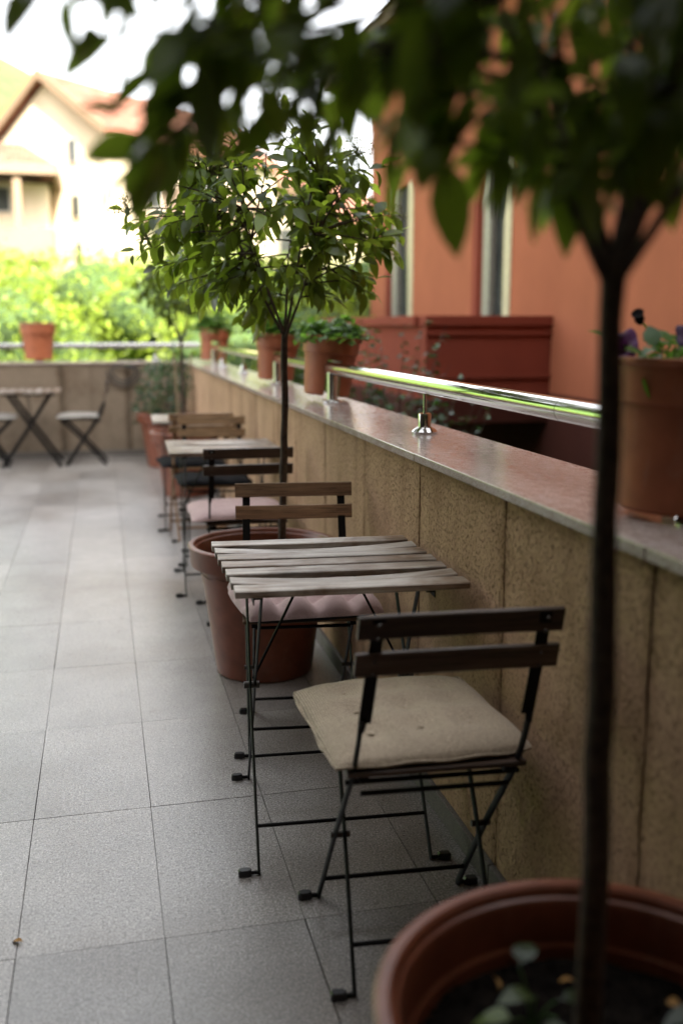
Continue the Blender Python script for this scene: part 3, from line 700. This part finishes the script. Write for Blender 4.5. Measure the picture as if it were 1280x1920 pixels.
def planter_plant(name, label, loc, n, rx, rz, seed, mat='herb', size=1.0, group='plants in the rail planters'):
    r = np.random.default_rng(seed); t = empty(name, loc); tag(t, label, 'plant', group)
    st = MB(); P = []; D = []
    for k in range(n):
        a = r.uniform(0, 6.28); e = r.uniform(.05, 1.2); ln = r.uniform(.5, 1.0)
        tip = Vector((math.cos(a) * rx * math.cos(e) * ln, math.sin(a) * rx * math.cos(e) * ln, rz * math.sin(e) * ln + .01))
        pts = bezier((math.cos(a) * .02, math.sin(a) * .02, -.02), (tip.x * .3, tip.y * .3, tip.z * .8 + .02), (tip.x * .8, tip.y * .8, tip.z * 1.1 + .02), tip, 5)
        st.tube(pts, [.002, .0018, .0016, .0014, .0012, .001], 4, cap=False)
        for q in range(7):
            s = r.uniform(1.2, 5); i = min(4, int(s)); P.append(tuple(pts[i].lerp(pts[i + 1], s - i))); b = r.uniform(0, 6.28)
            D.append((math.cos(b), math.sin(b), r.uniform(-.3, .5)))
    st.build('stem', M['herb'], t)
    f = link('foliage', leaf_mesh('foliage', np.array(P), np.array(D), r.normal(0, .5, len(P)), size * r.uniform(.6, 1.2, len(P)), ST, M[mat], r), t); f['kind'] = 'stuff'
    return t
planter_plant('leafy_plant', 'bright green leafy plant spilling from the tilted rail planter', (RX + .03, 4.66, 1.215), 95, .25, .12, 1, size=1.1)
planter_plant('leafy_plant', 'dull green wispy plant in the planter behind the thin trunk', (RX, 6.10, 1.215), 80, .24, .18, 2, size=1.0)
planter_plant('leafy_plant', 'green trailing plant in the corner rail planter', (RX, 9.62, 1.22), 100, .30, .28, 3, size=1.2)
planter_plant('leafy_plant', 'dark low plant in the lone planter on the far rail', (-.61, BY + .17, 1.25), 26, .16, .05, 4, 'dark', size=.8)

# petunia in the near rail planter
pt = empty('petunia_plant', (RX - .02, 1.64, 1.205)); tag(pt, 'purple petunia with green leaves in the near right rail planter', 'plant', 'plants in the rail planters')
def petunia_flower():
    m = MB(); n = 30; vs = [(0, 0, 0)]; rows = 4
    for j in range(1, rows + 1):
        for k in range(n):
            a = 2 * math.pi * k / n; lob = 1 + .10 * math.cos(5 * a); rr = (.006, .014, .026, .036)[j - 1] * (lob if j > 2 else 1)
            vs.append((rr * math.cos(a), rr * math.sin(a), (.018, .032, .038, .033)[j - 1] + (.003 * math.sin(5 * a + 1) if j == 4 else 0)))
    fs = [(0, 1 + k, 1 + (k + 1) % n) for k in range(n)]
    for j in range(rows - 1):
        for k in range(n): fs.append((1 + j * n + k, 1 + j * n + (k + 1) % n, 1 + (j + 1) * n + (k + 1) % n, 1 + (j + 1) * n + k))
    return m.add(vs, fs).mesh('flower', M['purple'], smooth=80)
pf = petunia_flower()
for x, y, z, rx, rz, k in ((-.045, .055, .045, 70, -70, 1.0), (.03, -.01, .06, 50, -20, .9), (.07, .05, .05, 30, 60, .9)):
    link('flower', pf, pt, (x, y, z), (R(rx), 0, R(rz))).scale = (k,) * 3
MB().tube(bezier((.02, .02, 0), (.02, .03, .05), (-.01, .05, .08), (-.03, .06, .105), 6), .0022, 6).build('stem', M['herb'], pt, smooth=70)
MB().lathe([(0, 0), (.006, .004), (.010, .014), (.008, .02), (.012, .03), (0, .026)], 10).build('wilted_flower', M['under'], pt, (-.03, .06, .10), (R(30), R(-40), 0), smooth=60)
rq = np.random.default_rng(9); pp = rq.uniform(-1, 1, (70, 3)) * np.array([.10, .10, .03]) + np.array([.01, 0, .035]); dd = rq.normal(size=(70, 3)) + np.array([0, 0, .3])
link('foliage', leaf_mesh('foliage', pp, dd, rq.normal(0, .5, 70), rq.uniform(.7, 1.3, 70), ST, M['herb'], rq), pt)['kind'] = 'stuff'

# ================================================================== large floor pots
PR, PH = .28, .50
prof = [(0, 0), (.176, 0), (.184, .006), (.236, PH - .085), (.240, PH - .08), (.2705, PH - .078), (.2735, PH - .07), (.2765, PH - .016), (.280, PH - .010), (.280, PH - .003), (.276, PH), (.262, PH + .0005), (.257, PH - .004), (.254, PH - .014), (.249, PH - .017), (.2455, PH - .026), (.243, PH - .06), (.232, .36), (0, .36)]
floor_pot_me = MB().lathe(prof, 96).mesh('pot', M['pot'], smooth=30)
def soil_mesh(seed):
    r = np.random.default_rng(seed); m = MB(); n, k = 40, 9
    vs = [(0, 0, .405)]
    for j in range(1, k + 1):
        for i in range(n):
            a = 2 * math.pi * i / n; rr = .2395 * j / k; vs.append((rr * math.cos(a), rr * math.sin(a), .402 + r.normal() * .004 - (.006 if j == k else 0)))
    fs = [(0, 1 + i, 1 + (i + 1) % n) for i in range(n)]
    for j in range(k - 1):
        for i in range(n): fs.append((1 + j * n + i, 1 + (j + 1) * n + i, 1 + (j + 1) * n + (i + 1) % n, 1 + j * n + (i + 1) % n))
    for q in range(260):
        a = r.uniform(0, 6.28); rr = .23 * math.sqrt(r.random()); s = r.uniform(.002, .0075); c = Vector((rr * math.cos(a), rr * math.sin(a), .404 + s * .3)); b = len(vs)
        vs += [tuple(c + Vector(o) * s * r.uniform(.6, 1.2)) for o in ((1, 0, 0), (-1, 0, 0), (0, 1, 0), (0, -1, 0), (0, 0, 1), (0, 0, -1))]
        fs += [tuple(b + t for t in f) for f in ((0, 2, 4), (2, 1, 4), (1, 3, 4), (3, 0, 4), (2, 0, 5), (1, 2, 5), (3, 1, 5), (0, 3, 5))]
    return m.add(vs, fs).mesh('soil', M['soil'])
sm_ = soil_mesh(4)
def floor_pot(label, x, y):
    t = empty('plant_pot', (x, y, 0), random.uniform(0, 6)); tag(t, label, 'plant pot', 'large brown pots along the side parapet')
    link('pot', floor_pot_me, t); link('soil', sm_, t); return t
P1 = (.557, .966); P2 = (.565, 3.66); P3 = (.62, 7.85); P4 = (.575, 9.55)
floor_pot('largest nearest brown pot with thick round rim at the bottom right corner', *P1)
floor_pot('large brown pot behind the pink-cushioned chair holding the second tree', *P2)
floor_pot('brown pot beyond the third table in the row', *P3)
floor_pot('dark red-brown pot in the far corner of the parapets', *P4)

# ================================================================== furniture
def rod_foot(m, pad, p, s):
    """rod turns outwards at the floor and ends in a plastic pad"""
    x, y, _ = p
    pad.append((x + s * .030, y))
def pad_mesh():
    m = MB(); o = [(-.016, -.006), (-.010, -.0105), (.008, -.0105), (.016, -.006), (.016, .006), (.008, .0105), (-.010, .0105), (-.016, .006)]
    vs = [(a, b, 0) for a, b in o] + [(a, b, .013) for a, b in o] + [(a * .8, b * .8, .0165) for a, b in o]; n = 8
    fs = [tuple(reversed(range(n)))] + [tuple(2 * n + k for k in range(n))]
    for j in (0, 1):
        for k in range(n): fs.append((j * n + k, j * n + (k + 1) % n, (j + 1) * n + (k + 1) % n, (j + 1) * n + k))
    return m.add(vs, fs).mesh('foot_pad', M['pad'], smooth=30)
PADM = pad_mesh()
def slat_mesh(w, d, h, mat, sag=0.0, bow=0.0, n=14, seed=0):
    r = np.random.default_rng(seed); m = MB(); vs = []; fs = []; b = min(.0022, h * .25)
    sec = [(-d / 2 + b, 0), (-d / 2, b), (-d / 2, h - b), (-d / 2 + b, h), (d / 2 - b, h), (d / 2, h - b), (d / 2, b), (d / 2 - b, 0)]; k = len(sec)
    for i in range(n + 1):
        t = i / n; x = -w / 2 + w * t; u = 1 - (2 * t - 1) ** 2
        for (y, z) in sec: vs.append((x, y + bow * u + r.normal() * .0002, z - sag * u + r.normal() * .0002))
    for i in range(n):
        for j in range(k): fs.append((i * k + j, (i + 1) * k + j, (i + 1) * k + (j + 1) % k, i * k + (j + 1) % k))
    fs += [tuple(range(k)), tuple(n * k + j for j in reversed(range(k)))]
    return m.add(vs, fs).mesh('slat', mat, smooth=25)

def make_table(name, label, loc, rz, wood, seed=1, sags=None, skew=0.0, lw=.0115):
    t = empty(name, loc, rz); tag(t, label, 'table', 'folding slatted cafe tables')
    TW, TD, TH = .55, .555, .71; ns = 7; sw = .062; r = random.Random(seed)
    for k in range(ns):
        y = -TD / 2 + sw / 2 + k * (TD - sw) / (ns - 1)
        sg = (sags or {}).get(k, r.uniform(0, .002))
        sl_ = slat_mesh(TW + r.uniform(-.002, .002), sw, .017, wood, sg, r.uniform(-.0015, .0015), seed=seed * 10 + k)
        link('slat', sl_, t, (skew * y, y, TH - .017), (0, 0, r.uniform(-.003, .003)))
    for s in (-1, 1):  # steel rails under the slats
        MB().box((s * .205, 0, TH - .026), (.022, TD - .05, .003)).box((s * .2145, 0, TH - .033), (.003, TD - .05, .015)).build('top_rail', M['black'], t)
    a = .005
    for s in (-1, 1):
        for q, xo in ((1, .213), (-1, .200)):
            lg = MB().tube([(s * (xo + .032), -q * .262, .006), (s * xo, -q * .262, .006)], .0048, 8)
            lg.tube([(s * xo, -q * .264, .002), (s * (xo - .004), q * 0.0, .39), (s * (xo - .010), q * .19, TH - .028)], lw, 8, flat=.0037 / lw)
            lg.build('leg', M['black'], t, smooth=50)
            o = link('foot_pad', PADM, t, (s * (xo + .034), -q * .262, 0), (0, 0, 0 if s < 0 else math.pi))
        MB().tube([(s * .225, 0, .385), (s * .185, 0, .385)], .009, 10).build('pivot_bolt', M['bolt'], t, smooth=40)
        MB().tube([(s * .200, .006, .40), (s * .055, .02, TH - .022)], .0036, 6).build('brace', M['black'], t, smooth=50)
    for q, xo in ((1, .209), (-1, .196)):
        MB().tube([(-xo, -q * .203, .095), (xo, -q * .203, .095)], .0048, 8).build('cross_bar', M['black'], t, smooth=50)
    return t

def make_chair(name, label, loc, rz, wood, frame=None, fr=.0062, lean=0.0):
    frame = frame or M['black']
    t = empty(name, loc, rz); tag(t, label, 'chair', 'folding slatted cafe chairs'); r = random.Random(label)
    # back slats
    for z in (.768, .695):
        yy = -.17 - (z - .45) * .155
        sl_ = slat_mesh(.388, .046, .013, wood, 0, r.uniform(-.001, .001), seed=int(z * 1000) + len(label))
        link('back_slat', sl_, t, (0, yy + .012, z), (R(90 + 9), 0, r.uniform(-.004, .004)))
    # seat slats
    for k in range(6):
        sl_ = slat_mesh(.36, .046, .011, wood, 0, 0, n=4, seed=k)
        link('seat_slat', sl_, t, (0, -.115 + k * .066, .441))
    for s in (-1, 1):
        x1, x2 = s * .166, s * .146
        # long frame: front foot -> seat rear -> backrest, turning to a flat strap above the seat
        lg = MB().tube([(x1 + s * .028, .18, .006), (x1, .18, .006)], .0048, 8)
        lg.tube([(x1, .183, .002), (x1, .03, .235), (x1, -.108, .425), (x1, -.135, .475), (x1, -.152, .52), (x1, -.168, .575)], fr * 1.8, 8, flat=.42)
        lg.build('leg', frame, t, smooth=50)
        st = MB(); a = Vector((s * .160, -.167, .565)); b = Vector((s * .157, -.2225, .785)); d = (b - a).normalized(); rot = Matrix((Vector((1, 0, 0)), d.cross(Vector((1, 0, 0))) * -1, d)).transposed()
        st.box((a + b) / 2, (.025, .004, (b - a).length), rot)
        st.add([(x1 - .006, -.160, .545), (x1 + .006, -.160, .545), (s * .160 + .0105, -.170, .60), (s * .160 - .0105, -.170, .60), (x1 - .006, -.168, .545), (x1 + .006, -.168, .545), (s * .160 + .0105, -.176, .60), (s * .160 - .0105, -.176, .60)], [(0, 1, 2, 3), (7, 6, 5, 4), (0, 4, 5, 1), (1, 5, 6, 2), (3, 2, 6, 7), (0, 3, 7, 4)])
        bs = st.build('back_strap', frame, t, bevel=.001, seg=1)
        for z in (.755, .782, .682, .708):
            MB().lathe([(0, .0035), (.003, .003), (.0042, 0)], 10).build('bolt', M['bolt'], bs, (s * .158, -.1765 - (z - .575) * .26 - .002, z - .007), (R(100), 0, 0))
        link('foot_pad', PADM, t, (x1 + s * .032, .18, 0), (0, 0, 0 if s < 0 else math.pi))
        # short frame: rear foot -> seat front
        lg = MB().tube([(x2 + s * .028, -.18, .006), (x2, -.18, .006)], .0048, 8)
        lg.tube([(x2, -.182, .002), (x2, .02, .235), (x2, .215, .434)], fr * 1.6, 8, flat=.45)
        lg.build('leg', frame, t, smooth=50)
        link('foot_pad', PADM, t, (x2 + s * .032, -.18, 0), (0, 0, 0 if s < 0 else math.pi))
        MB().box((s * .146, .05, .434), (.018, .37, .010)).build('seat_rail', frame, t)
        MB().tube([(s * .176, .028, .236), (s * .134, .028, .236)], .007, 10).build('pivot_bolt', M['bolt'], t, smooth=40)
        MB().tube([(x1 * .97, -.118, .425), (x1 * .97, -.06, .436)], fr * .9, 6).build('seat_bracket', frame, t)
    for y, z, xo in ((.135, .072, .166), (-.118, .072, .146), (-.105, .418, .178), (-.128, .404, .15), (.19, .415, .146)):
        MB().tube([(-xo, y, z), (xo, y, z)], fr * .85, 8).build('cross_bar', frame, t, smooth=50)
    if lean:   # an old chair racked to one side
        S = Matrix.Identity(4); S[0][2] = lean
        for ch in [o for o in bpy.data.objects if o.parent == t and not o.name.startswith('foot_pad')]:
            Mb = ch.matrix_basis.copy(); ch.data.transform(Mb.inverted() @ S @ Mb)
            for g in [o for o in bpy.data.objects if o.parent == ch]: g.location.x += lean * g.location.z
    return t

def cushion(label, loc, rz, w, d, h, mat, tufts=3, depth=.8, seed=1, back=True, piping=False, tilt=(0, 0), group='seat cushions on the folding chairs', crease=.35, pw=3.2):
    r = np.random.default_rng(seed); t = empty('seat_cushion', loc, rz); t.rotation_euler = (tilt[0], tilt[1], rz); tag(t, label, 'cushion', group)
    n = 44; grid = {}; vs = []; fs = []
    tp = [(-1 + 2 * (i + 1) / (tufts + 1), -1 + 2 * (j + 1) / (tufts + 1)) for i in range(tufts) for j in range(tufts)] if tufts else []
    ph = r.uniform(0, 6.28, 8)
    def outline(u, v):
        k = 1 + .018 * math.sin(3 * u + ph[0]) * (abs(v) > .6) + .014 * math.cos(4 * v + ph[1]) * (abs(u) > .6)
        sq = 1 - .05 * (u * u * v * v) ** 2
        # edge pulled in between corners where the tufting gathers it
        k -= .02 * (1 - u * u) * (abs(v) ** 6) + .02 * (1 - v * v) * (abs(u) ** 6)
        return u * w / 2 * k * sq, v * d / 2 * k * sq
    def height(u, v):
        e = max(0, (1 - abs(u) ** pw)) ** .5 * max(0, (1 - abs(v) ** pw)) ** .5
        z = h * e * (1 + .09 * math.sin(3 * u + ph[2]) * math.sin(2.6 * v + ph[3]) + .05 * math.sin(7 * u + ph[4]) * math.sin(6 * v + ph[5]))
        dim = 0; cr = 0
        for a, b in tp:
            q = ((u - a) ** 2 + (v - b) ** 2) * (tufts + 1) ** 2 / 4
            dim = max(dim, math.exp(-q * 7))
            cr = max(cr, crease * math.exp(-((u - a) * (tufts + 1) * 2.2) ** 2 ) * (.5 + .5 * math.exp(-q * .5)), crease * math.exp(-((v - b) * (tufts + 1) * 2.2) ** 2) * (.5 + .5 * math.exp(-q * .5)))
        return z * (1 - max(depth * dim, cr * .8))
    for i in range(n + 1):
        for j in range(n + 1):
            u = math.sin((-1 + 2 * i / n) * math.pi / 2) * .5 + (-1 + 2 * i / n) * .5; v = math.sin((-1 + 2 * j / n) * math.pi / 2) * .5 + (-1 + 2 * j / n) * .5
            x, y = outline(u, v); vs.append((x, y, h * .28 + height(u, v) * .86 + .003 * math.sin(5 * x / w + 4 * y / d + ph[6])))
    for i in range(n):
        for j in range(n):
            a = i * (n + 1) + j; fs.append((a, a + n + 1, a + n + 2, a + 1))
    MB().add(vs, fs).build('cover', mat, t, smooth=80)
    vb = []; fb = []; m = 16
    for i in range(m + 1):
        for j in range(m + 1):
            u = math.sin((-1 + 2 * i / m) * math.pi / 2) * .5 + (-1 + 2 * i / m) * .5; v = math.sin((-1 + 2 * j / m) * math.pi / 2) * .5 + (-1 + 2 * j / m) * .5
            x, y = outline(u, v); e = max(0, 1 - abs(u) ** 6) * max(0, 1 - abs(v) ** 6); vb.append((x * (1 - .004), y * (1 - .004), h * .28 * (1 - e ** .5) + .001))
    for i in range(m):
        for j in range(m):
            a = i * (m + 1) + j; fb.append((a, a + 1, a + m + 2, a + m + 1))
    MB().add(vb, fb).build('backing', M['under'] if back else mat, t, smooth=80)
    if piping:
        pts = [outline(u, v) for u, v in [(-1 + 2 * k / 20, -1) for k in range(21)] + [(1, -1 + 2 * k / 20) for k in range(1, 21)] + [(1 - 2 * k / 20, 1) for k in range(1, 21)] + [(-1, 1 - 2 * k / 20) for k in range(1, 21)]]
        MB().tube([(x, y, h * .28 + .002 * math.sin(k)) for k, (x, y) in enumerate(pts)], .0032, 6).build('piping', mat, t, smooth=70)
    if tufts and depth > .3:
        bt = MB().lathe([(0, .003), (.005, .0025), (.008, 0)], 12).mesh('button', mat, smooth=50)
        for a, b in tp:
            x, y = outline(a, b); link('button', bt, t, (x, y, h * .28 + height(a, b) * .86 + .001))
    return t

# first table and its two chairs
make_table('cafe_table', 'nearest weathered slatted table, between beige and pink seat cushions', (.548, 2.437, 0), R(-4.0), M['wood_table'], 3, {1: .011, 5: .012}, -.07)
make_chair('folding_chair', 'nearest folding chair, dark back slats towards viewer, with beige cushion', (.590, 1.872, 0), R(-4), M['wood_shaded'], lean=.06)
cushion('flat beige woven cushion on the nearest chair', (.607, 1.962, .449), R(0.5), .425, .445, .046, M['beige'], 3, .35, 11, back=False, piping=True, crease=.12)
make_chair('folding_chair', 'folding chair facing the viewer behind the nearest table, pink cushion', (.578, 3.015, 0), R(180 - 7), M['wood_chair'])
cushion('tufted dusty pink cushion under the nearest table, lit from the left', (.575, 2.945, .449), R(2), .435, .455, .074, M['pink'], 3, .85, 12, crease=.85, pw=5)
# second table
make_table('cafe_table', 'second weathered slatted table from the viewer along the parapet', (.575, 5.03, 0), R(-1.5), M['wood_table'], 5, {3: .006})
make_chair('folding_chair', 'folding chair with its back to the viewer at the second table', (.600, 4.442, 0), R(-1), M['wood_shaded'])
cushion('pale pink cushion on the chair before the second table', (.575, 4.52, .449), R(-2), .44, .47, .05, M['pink'], 2, .3, 13, crease=.1)
make_chair('folding_chair', 'light wood folding chair facing the viewer beyond the second table', (.590, 5.585, 0), R(180 - 4), M['wood_light'])
cushion('black cushion on the light wood chair beyond the second table', (.575, 5.53, .449), R(1), .41, .40, .045, M['navy'], 2, .4, 14)
# third table
make_table('cafe_table', 'third slatted table from the viewer near the far corner', (.580, 6.66, 0), R(-2), M['wood_table'], 7)
make_chair('folding_chair', 'brown wooden-legged folding chair at the near side of the third table', (.560, 6.24, 0), R(2), M['wood_light'], M['wood_leg'], .010)
cushion('black cushion on the wooden-legged chair at the third table', (.52, 6.30, .449), R(3), .41, .42, .045, M['navy'], 2, .4, 15)
# table by the far parapet
make_table('cafe_table', 'slatted table by the far parapet at the left edge', (-.675, 9.93, 0), R(90), M['wood_table'], 9, lw=.016)
make_chair('folding_chair', 'folding chair right of the far-left table, seat cushion pale', (-.17, 9.90, 0), R(90 - 3), M['wood_shaded'], fr=.0088)
cushion('pale cushion on the chair right of the far-left table', (-.23, 9.90, .449), R(88), .40, .41, .035, M['pale'], 0, 0, 16)
make_chair('folding_chair', 'folding chair cut by the left edge of the photo', (-1.07, 9.92, 0), R(-90 + 2), M['wood_shaded'], fr=.0088)
cushion('pale cushion on the chair cut by the left edge', (-1.00, 9.92, .449), R(-90), .40, .41, .035, M['pale'], 0, 0, 17)

# ================================================================== trees in the pots
E1 = [(.20, .95, 1.58), (-.04, .97, 1.62), (.0, 1.02, 1.66), (.04, 1.05, 1.46), (-.03, 1.0, 1.60), (.02, .98, 1.56), (.06, 1.0, 1.53), (.035, 1.02, 1.50), (.05, 1.0, 1.46), (.16, .98, 1.50), (.24, 1.0, 1.49), (.30, 1.02, 1.48), (.345, 1.0, 1.475), (.40, .98, 1.48), (.46, 1.0, 1.47), (.10, .9, 1.53), (.16, .92, 1.52), (.6, 1.0, 1.46), (.65, .95, 1.45), (.55, .85, 1.48), (.46, .88, 1.47), (.50, .80, 1.50), (.58, .80, 1.49), (.62, .86, 1.47), (.66, .90, 1.50), (.70, .96, 1.48), (.62, .92, 1.56), (.55, .82, 1.57), (.48, .78, 1.58), (.70, .98, 1.57), (.44, .84, 1.54), (.52, .9, 1.6), (.60, .84, 1.63), (.08, 1.1, 1.56)]
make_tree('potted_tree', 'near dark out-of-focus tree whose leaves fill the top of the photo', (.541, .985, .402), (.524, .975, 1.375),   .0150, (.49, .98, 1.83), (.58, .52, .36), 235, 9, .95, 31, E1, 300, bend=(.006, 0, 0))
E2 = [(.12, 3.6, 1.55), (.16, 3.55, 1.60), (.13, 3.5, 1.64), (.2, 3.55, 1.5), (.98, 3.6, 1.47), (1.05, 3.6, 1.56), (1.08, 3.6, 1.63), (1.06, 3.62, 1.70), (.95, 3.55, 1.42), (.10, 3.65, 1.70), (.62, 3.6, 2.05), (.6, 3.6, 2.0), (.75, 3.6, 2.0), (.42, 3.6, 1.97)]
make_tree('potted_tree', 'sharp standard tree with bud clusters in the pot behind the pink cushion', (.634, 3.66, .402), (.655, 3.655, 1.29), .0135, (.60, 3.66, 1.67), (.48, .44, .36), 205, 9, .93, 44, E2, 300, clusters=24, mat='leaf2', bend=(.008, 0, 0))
make_tree('potted_tree', 'small blurred tree in the pot beyond the third table', (.60, 7.85, .402), (.60, 7.85, 1.20), .012, (.59, 7.85, 1.62), (.36, .36, .27), 85, 8, .95, 52, (), 0)
for k, (dx, a) in enumerate(((.03, .02), (-.05, -.03))):
    tag(MB().tube([(.62 + dx, 7.80, .40), (.62 + dx + a, 7.82, 1.1)], .006, 8).build('bamboo_stake', M['stake'], smooth=50), ('straight bamboo stake beside the small blurred tree trunk', 'leaning bamboo stake beside the small blurred tree trunk')[k], 'stake')
# dark bushy plant in the corner pot
cs = empty('corner_shrub', (P4[0], P4[1], .40)); tag(cs, 'dark climbing shrub in the far corner pot', 'shrub')
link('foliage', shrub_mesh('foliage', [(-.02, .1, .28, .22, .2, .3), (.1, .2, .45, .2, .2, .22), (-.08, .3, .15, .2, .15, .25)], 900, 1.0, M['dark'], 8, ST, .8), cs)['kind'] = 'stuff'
MB().tube(bezier((0, 0, -.02), (.02, 0, .2), (-.02, .1, .3), (.05, .15, .5), 8), .008, 6).tube(bezier((.03, .03, -.02), (.05, .02, .2), (.12, .1, .3), (.1, .25, .55), 8), .007, 6).build('stem', M['bark'], cs, smooth=60)
# rose-like shrub growing up outside the side parapet
def alley_shrub(label, x, y, h, seed, n=36):
    r = np.random.default_rng(seed); t = empty('alley_shrub', (x, y, GZ)); tag(t, label, 'shrub', 'shrubs growing in the alley'); st = MB(); P = []; D = []
    for k in range(n):
        a = r.uniform(0, 6.28); rr = r.uniform(.1, .55); hh = h * r.uniform(.72, 1.0)
        pts = bezier((.05 * math.cos(a), .05 * math.sin(a), 0), (rr * .2 * math.cos(a), rr * .2 * math.sin(a), hh * .5), (rr * .6 * math.cos(a), rr * .6 * math.sin(a), hh * .8), (rr * math.cos(a), rr * math.sin(a), hh), 10)
        st.tube(pts, [.006 - .0045 * i / 10 for i in range(11)], 5, cap=False)
        for q in range(22):
            s = r.uniform(5, 9.99); i = int(s); P.append(tuple(pts[i].lerp(pts[i + 1], s - i))); b = r.uniform(0, 6.28); D.append((math.cos(b), math.sin(b), r.uniform(-.4, .4)))
    st.build('stem', M['bark'], t)
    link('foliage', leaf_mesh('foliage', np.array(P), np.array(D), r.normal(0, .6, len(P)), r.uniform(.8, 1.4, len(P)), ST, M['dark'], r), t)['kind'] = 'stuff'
alley_shrub('thin dark shrub rising in the alley before the red-brown balcony', 2.05, 7.0, 2.62, 61)
alley_shrub('low dark shrub under the handrail beside the tilted planter', 1.75, 5.6, 2.25, 62)
alley_shrub('dark shrub in the alley behind the far rail planters', 1.8, 9.3, 2.5, 63)

# seedlings and litter in the near pot
sd_ = empty('seedling', (.50, 1.05, .403)); tag(sd_, 'small glossy seedling sprouting in the nearest pot', 'seedling')
stp = MB(); lm_ = MB()
big_leaf = leaf_template(.05, .033, .55, .18, 5)
bl_me = bpy.data.meshes.new('leaf'); bl_me.from_pydata(big_leaf[0].tolist(), [], big_leaf[1]); bl_me.polygons.foreach_set('use_smooth', [True] * len(bl_me.polygons)); bl_me.materials.append(M['leaf'])
for x, y, z, rz, ex in ((-.035, -.03, .05, 60, 10), (-.01, .02, .085, -40, 30), (.01, -.05, .06, 150, 5), (.035, .0, .045, -100, 10), (-.005, -.02, .07, 100, 35)):
    stp.tube(bezier((0, 0, -.01), (0, 0, z * .5), (x * .6, y * .6, z * .9), (x, y, z), 5), .0016, 5)
    link('leaf', bl_me, sd_, (x, y, z), (R(ex), 0, R(rz)))
stp.build('stem', M['herb'], sd_, smooth=60)
sd2 = empty('seedling', (.715, 1.00, .403)); tag(sd2, 'tiny seedling at the right edge of the nearest pot', 'seedling')
for x, y, z, rz in ((.0, .0, .03, 80), (.01, .01, .035, -60)): link('leaf', bl_me, sd2, (x, y, z), (R(10), 0, R(rz)))
MB().tube([(0, 0, -.01), (.002, .001, .033)], .0014, 5).build('stem', M['herb'], sd2)
dl = leaf_template(.03, .014, .3, .5, 4); dme = bpy.data.meshes.new('dry_leaf'); dme.from_pydata(dl[0].tolist(), [], dl[1]); dme.materials.append(M['dryleaf'])
for (x, y, rz, ry), lb in zip(((.49, 1.13, 20, 50), (.70, 1.06, 200, 30), (.60, 1.12, 100, 10)), ('curled orange dry leaf standing behind the seedling in the nearest pot', 'yellow dry leaf lying on soil right of the nearest trunk', 'small dry leaf at the back of the nearest pot')):
    tag(link('dry_leaf', dme, None, (x, y, .412), (R(35), R(ry), R(rz))), lb, 'leaf', 'fallen dry leaves')

tag(link('dry_leaf', dme, None, (-.215, 2.035, .004), (R(4), 0, R(60))), 'tiny dry leaf lying on the bare floor tiles at lower left', 'leaf', 'fallen dry leaves')
# hook and looped cable on the far parapet
cbm = MB(); pts = []
for k in range(60):
    a = k / 59 * 3.4 * math.pi + math.pi; rr = .17 - .0012 * k; pts.append((.22 + rr * math.cos(a), BY - .035 - .0004 * k, .87 + (rr * .95 * math.sin(a) if math.sin(a) < 0 else rr * .35 * math.sin(a))))
tag(cbm.tube(pts, .009, 8).build('hanging_cable', M['cable'], smooth=60), 'black cable looped against the far parapet beside the corner shrub', 'cable')
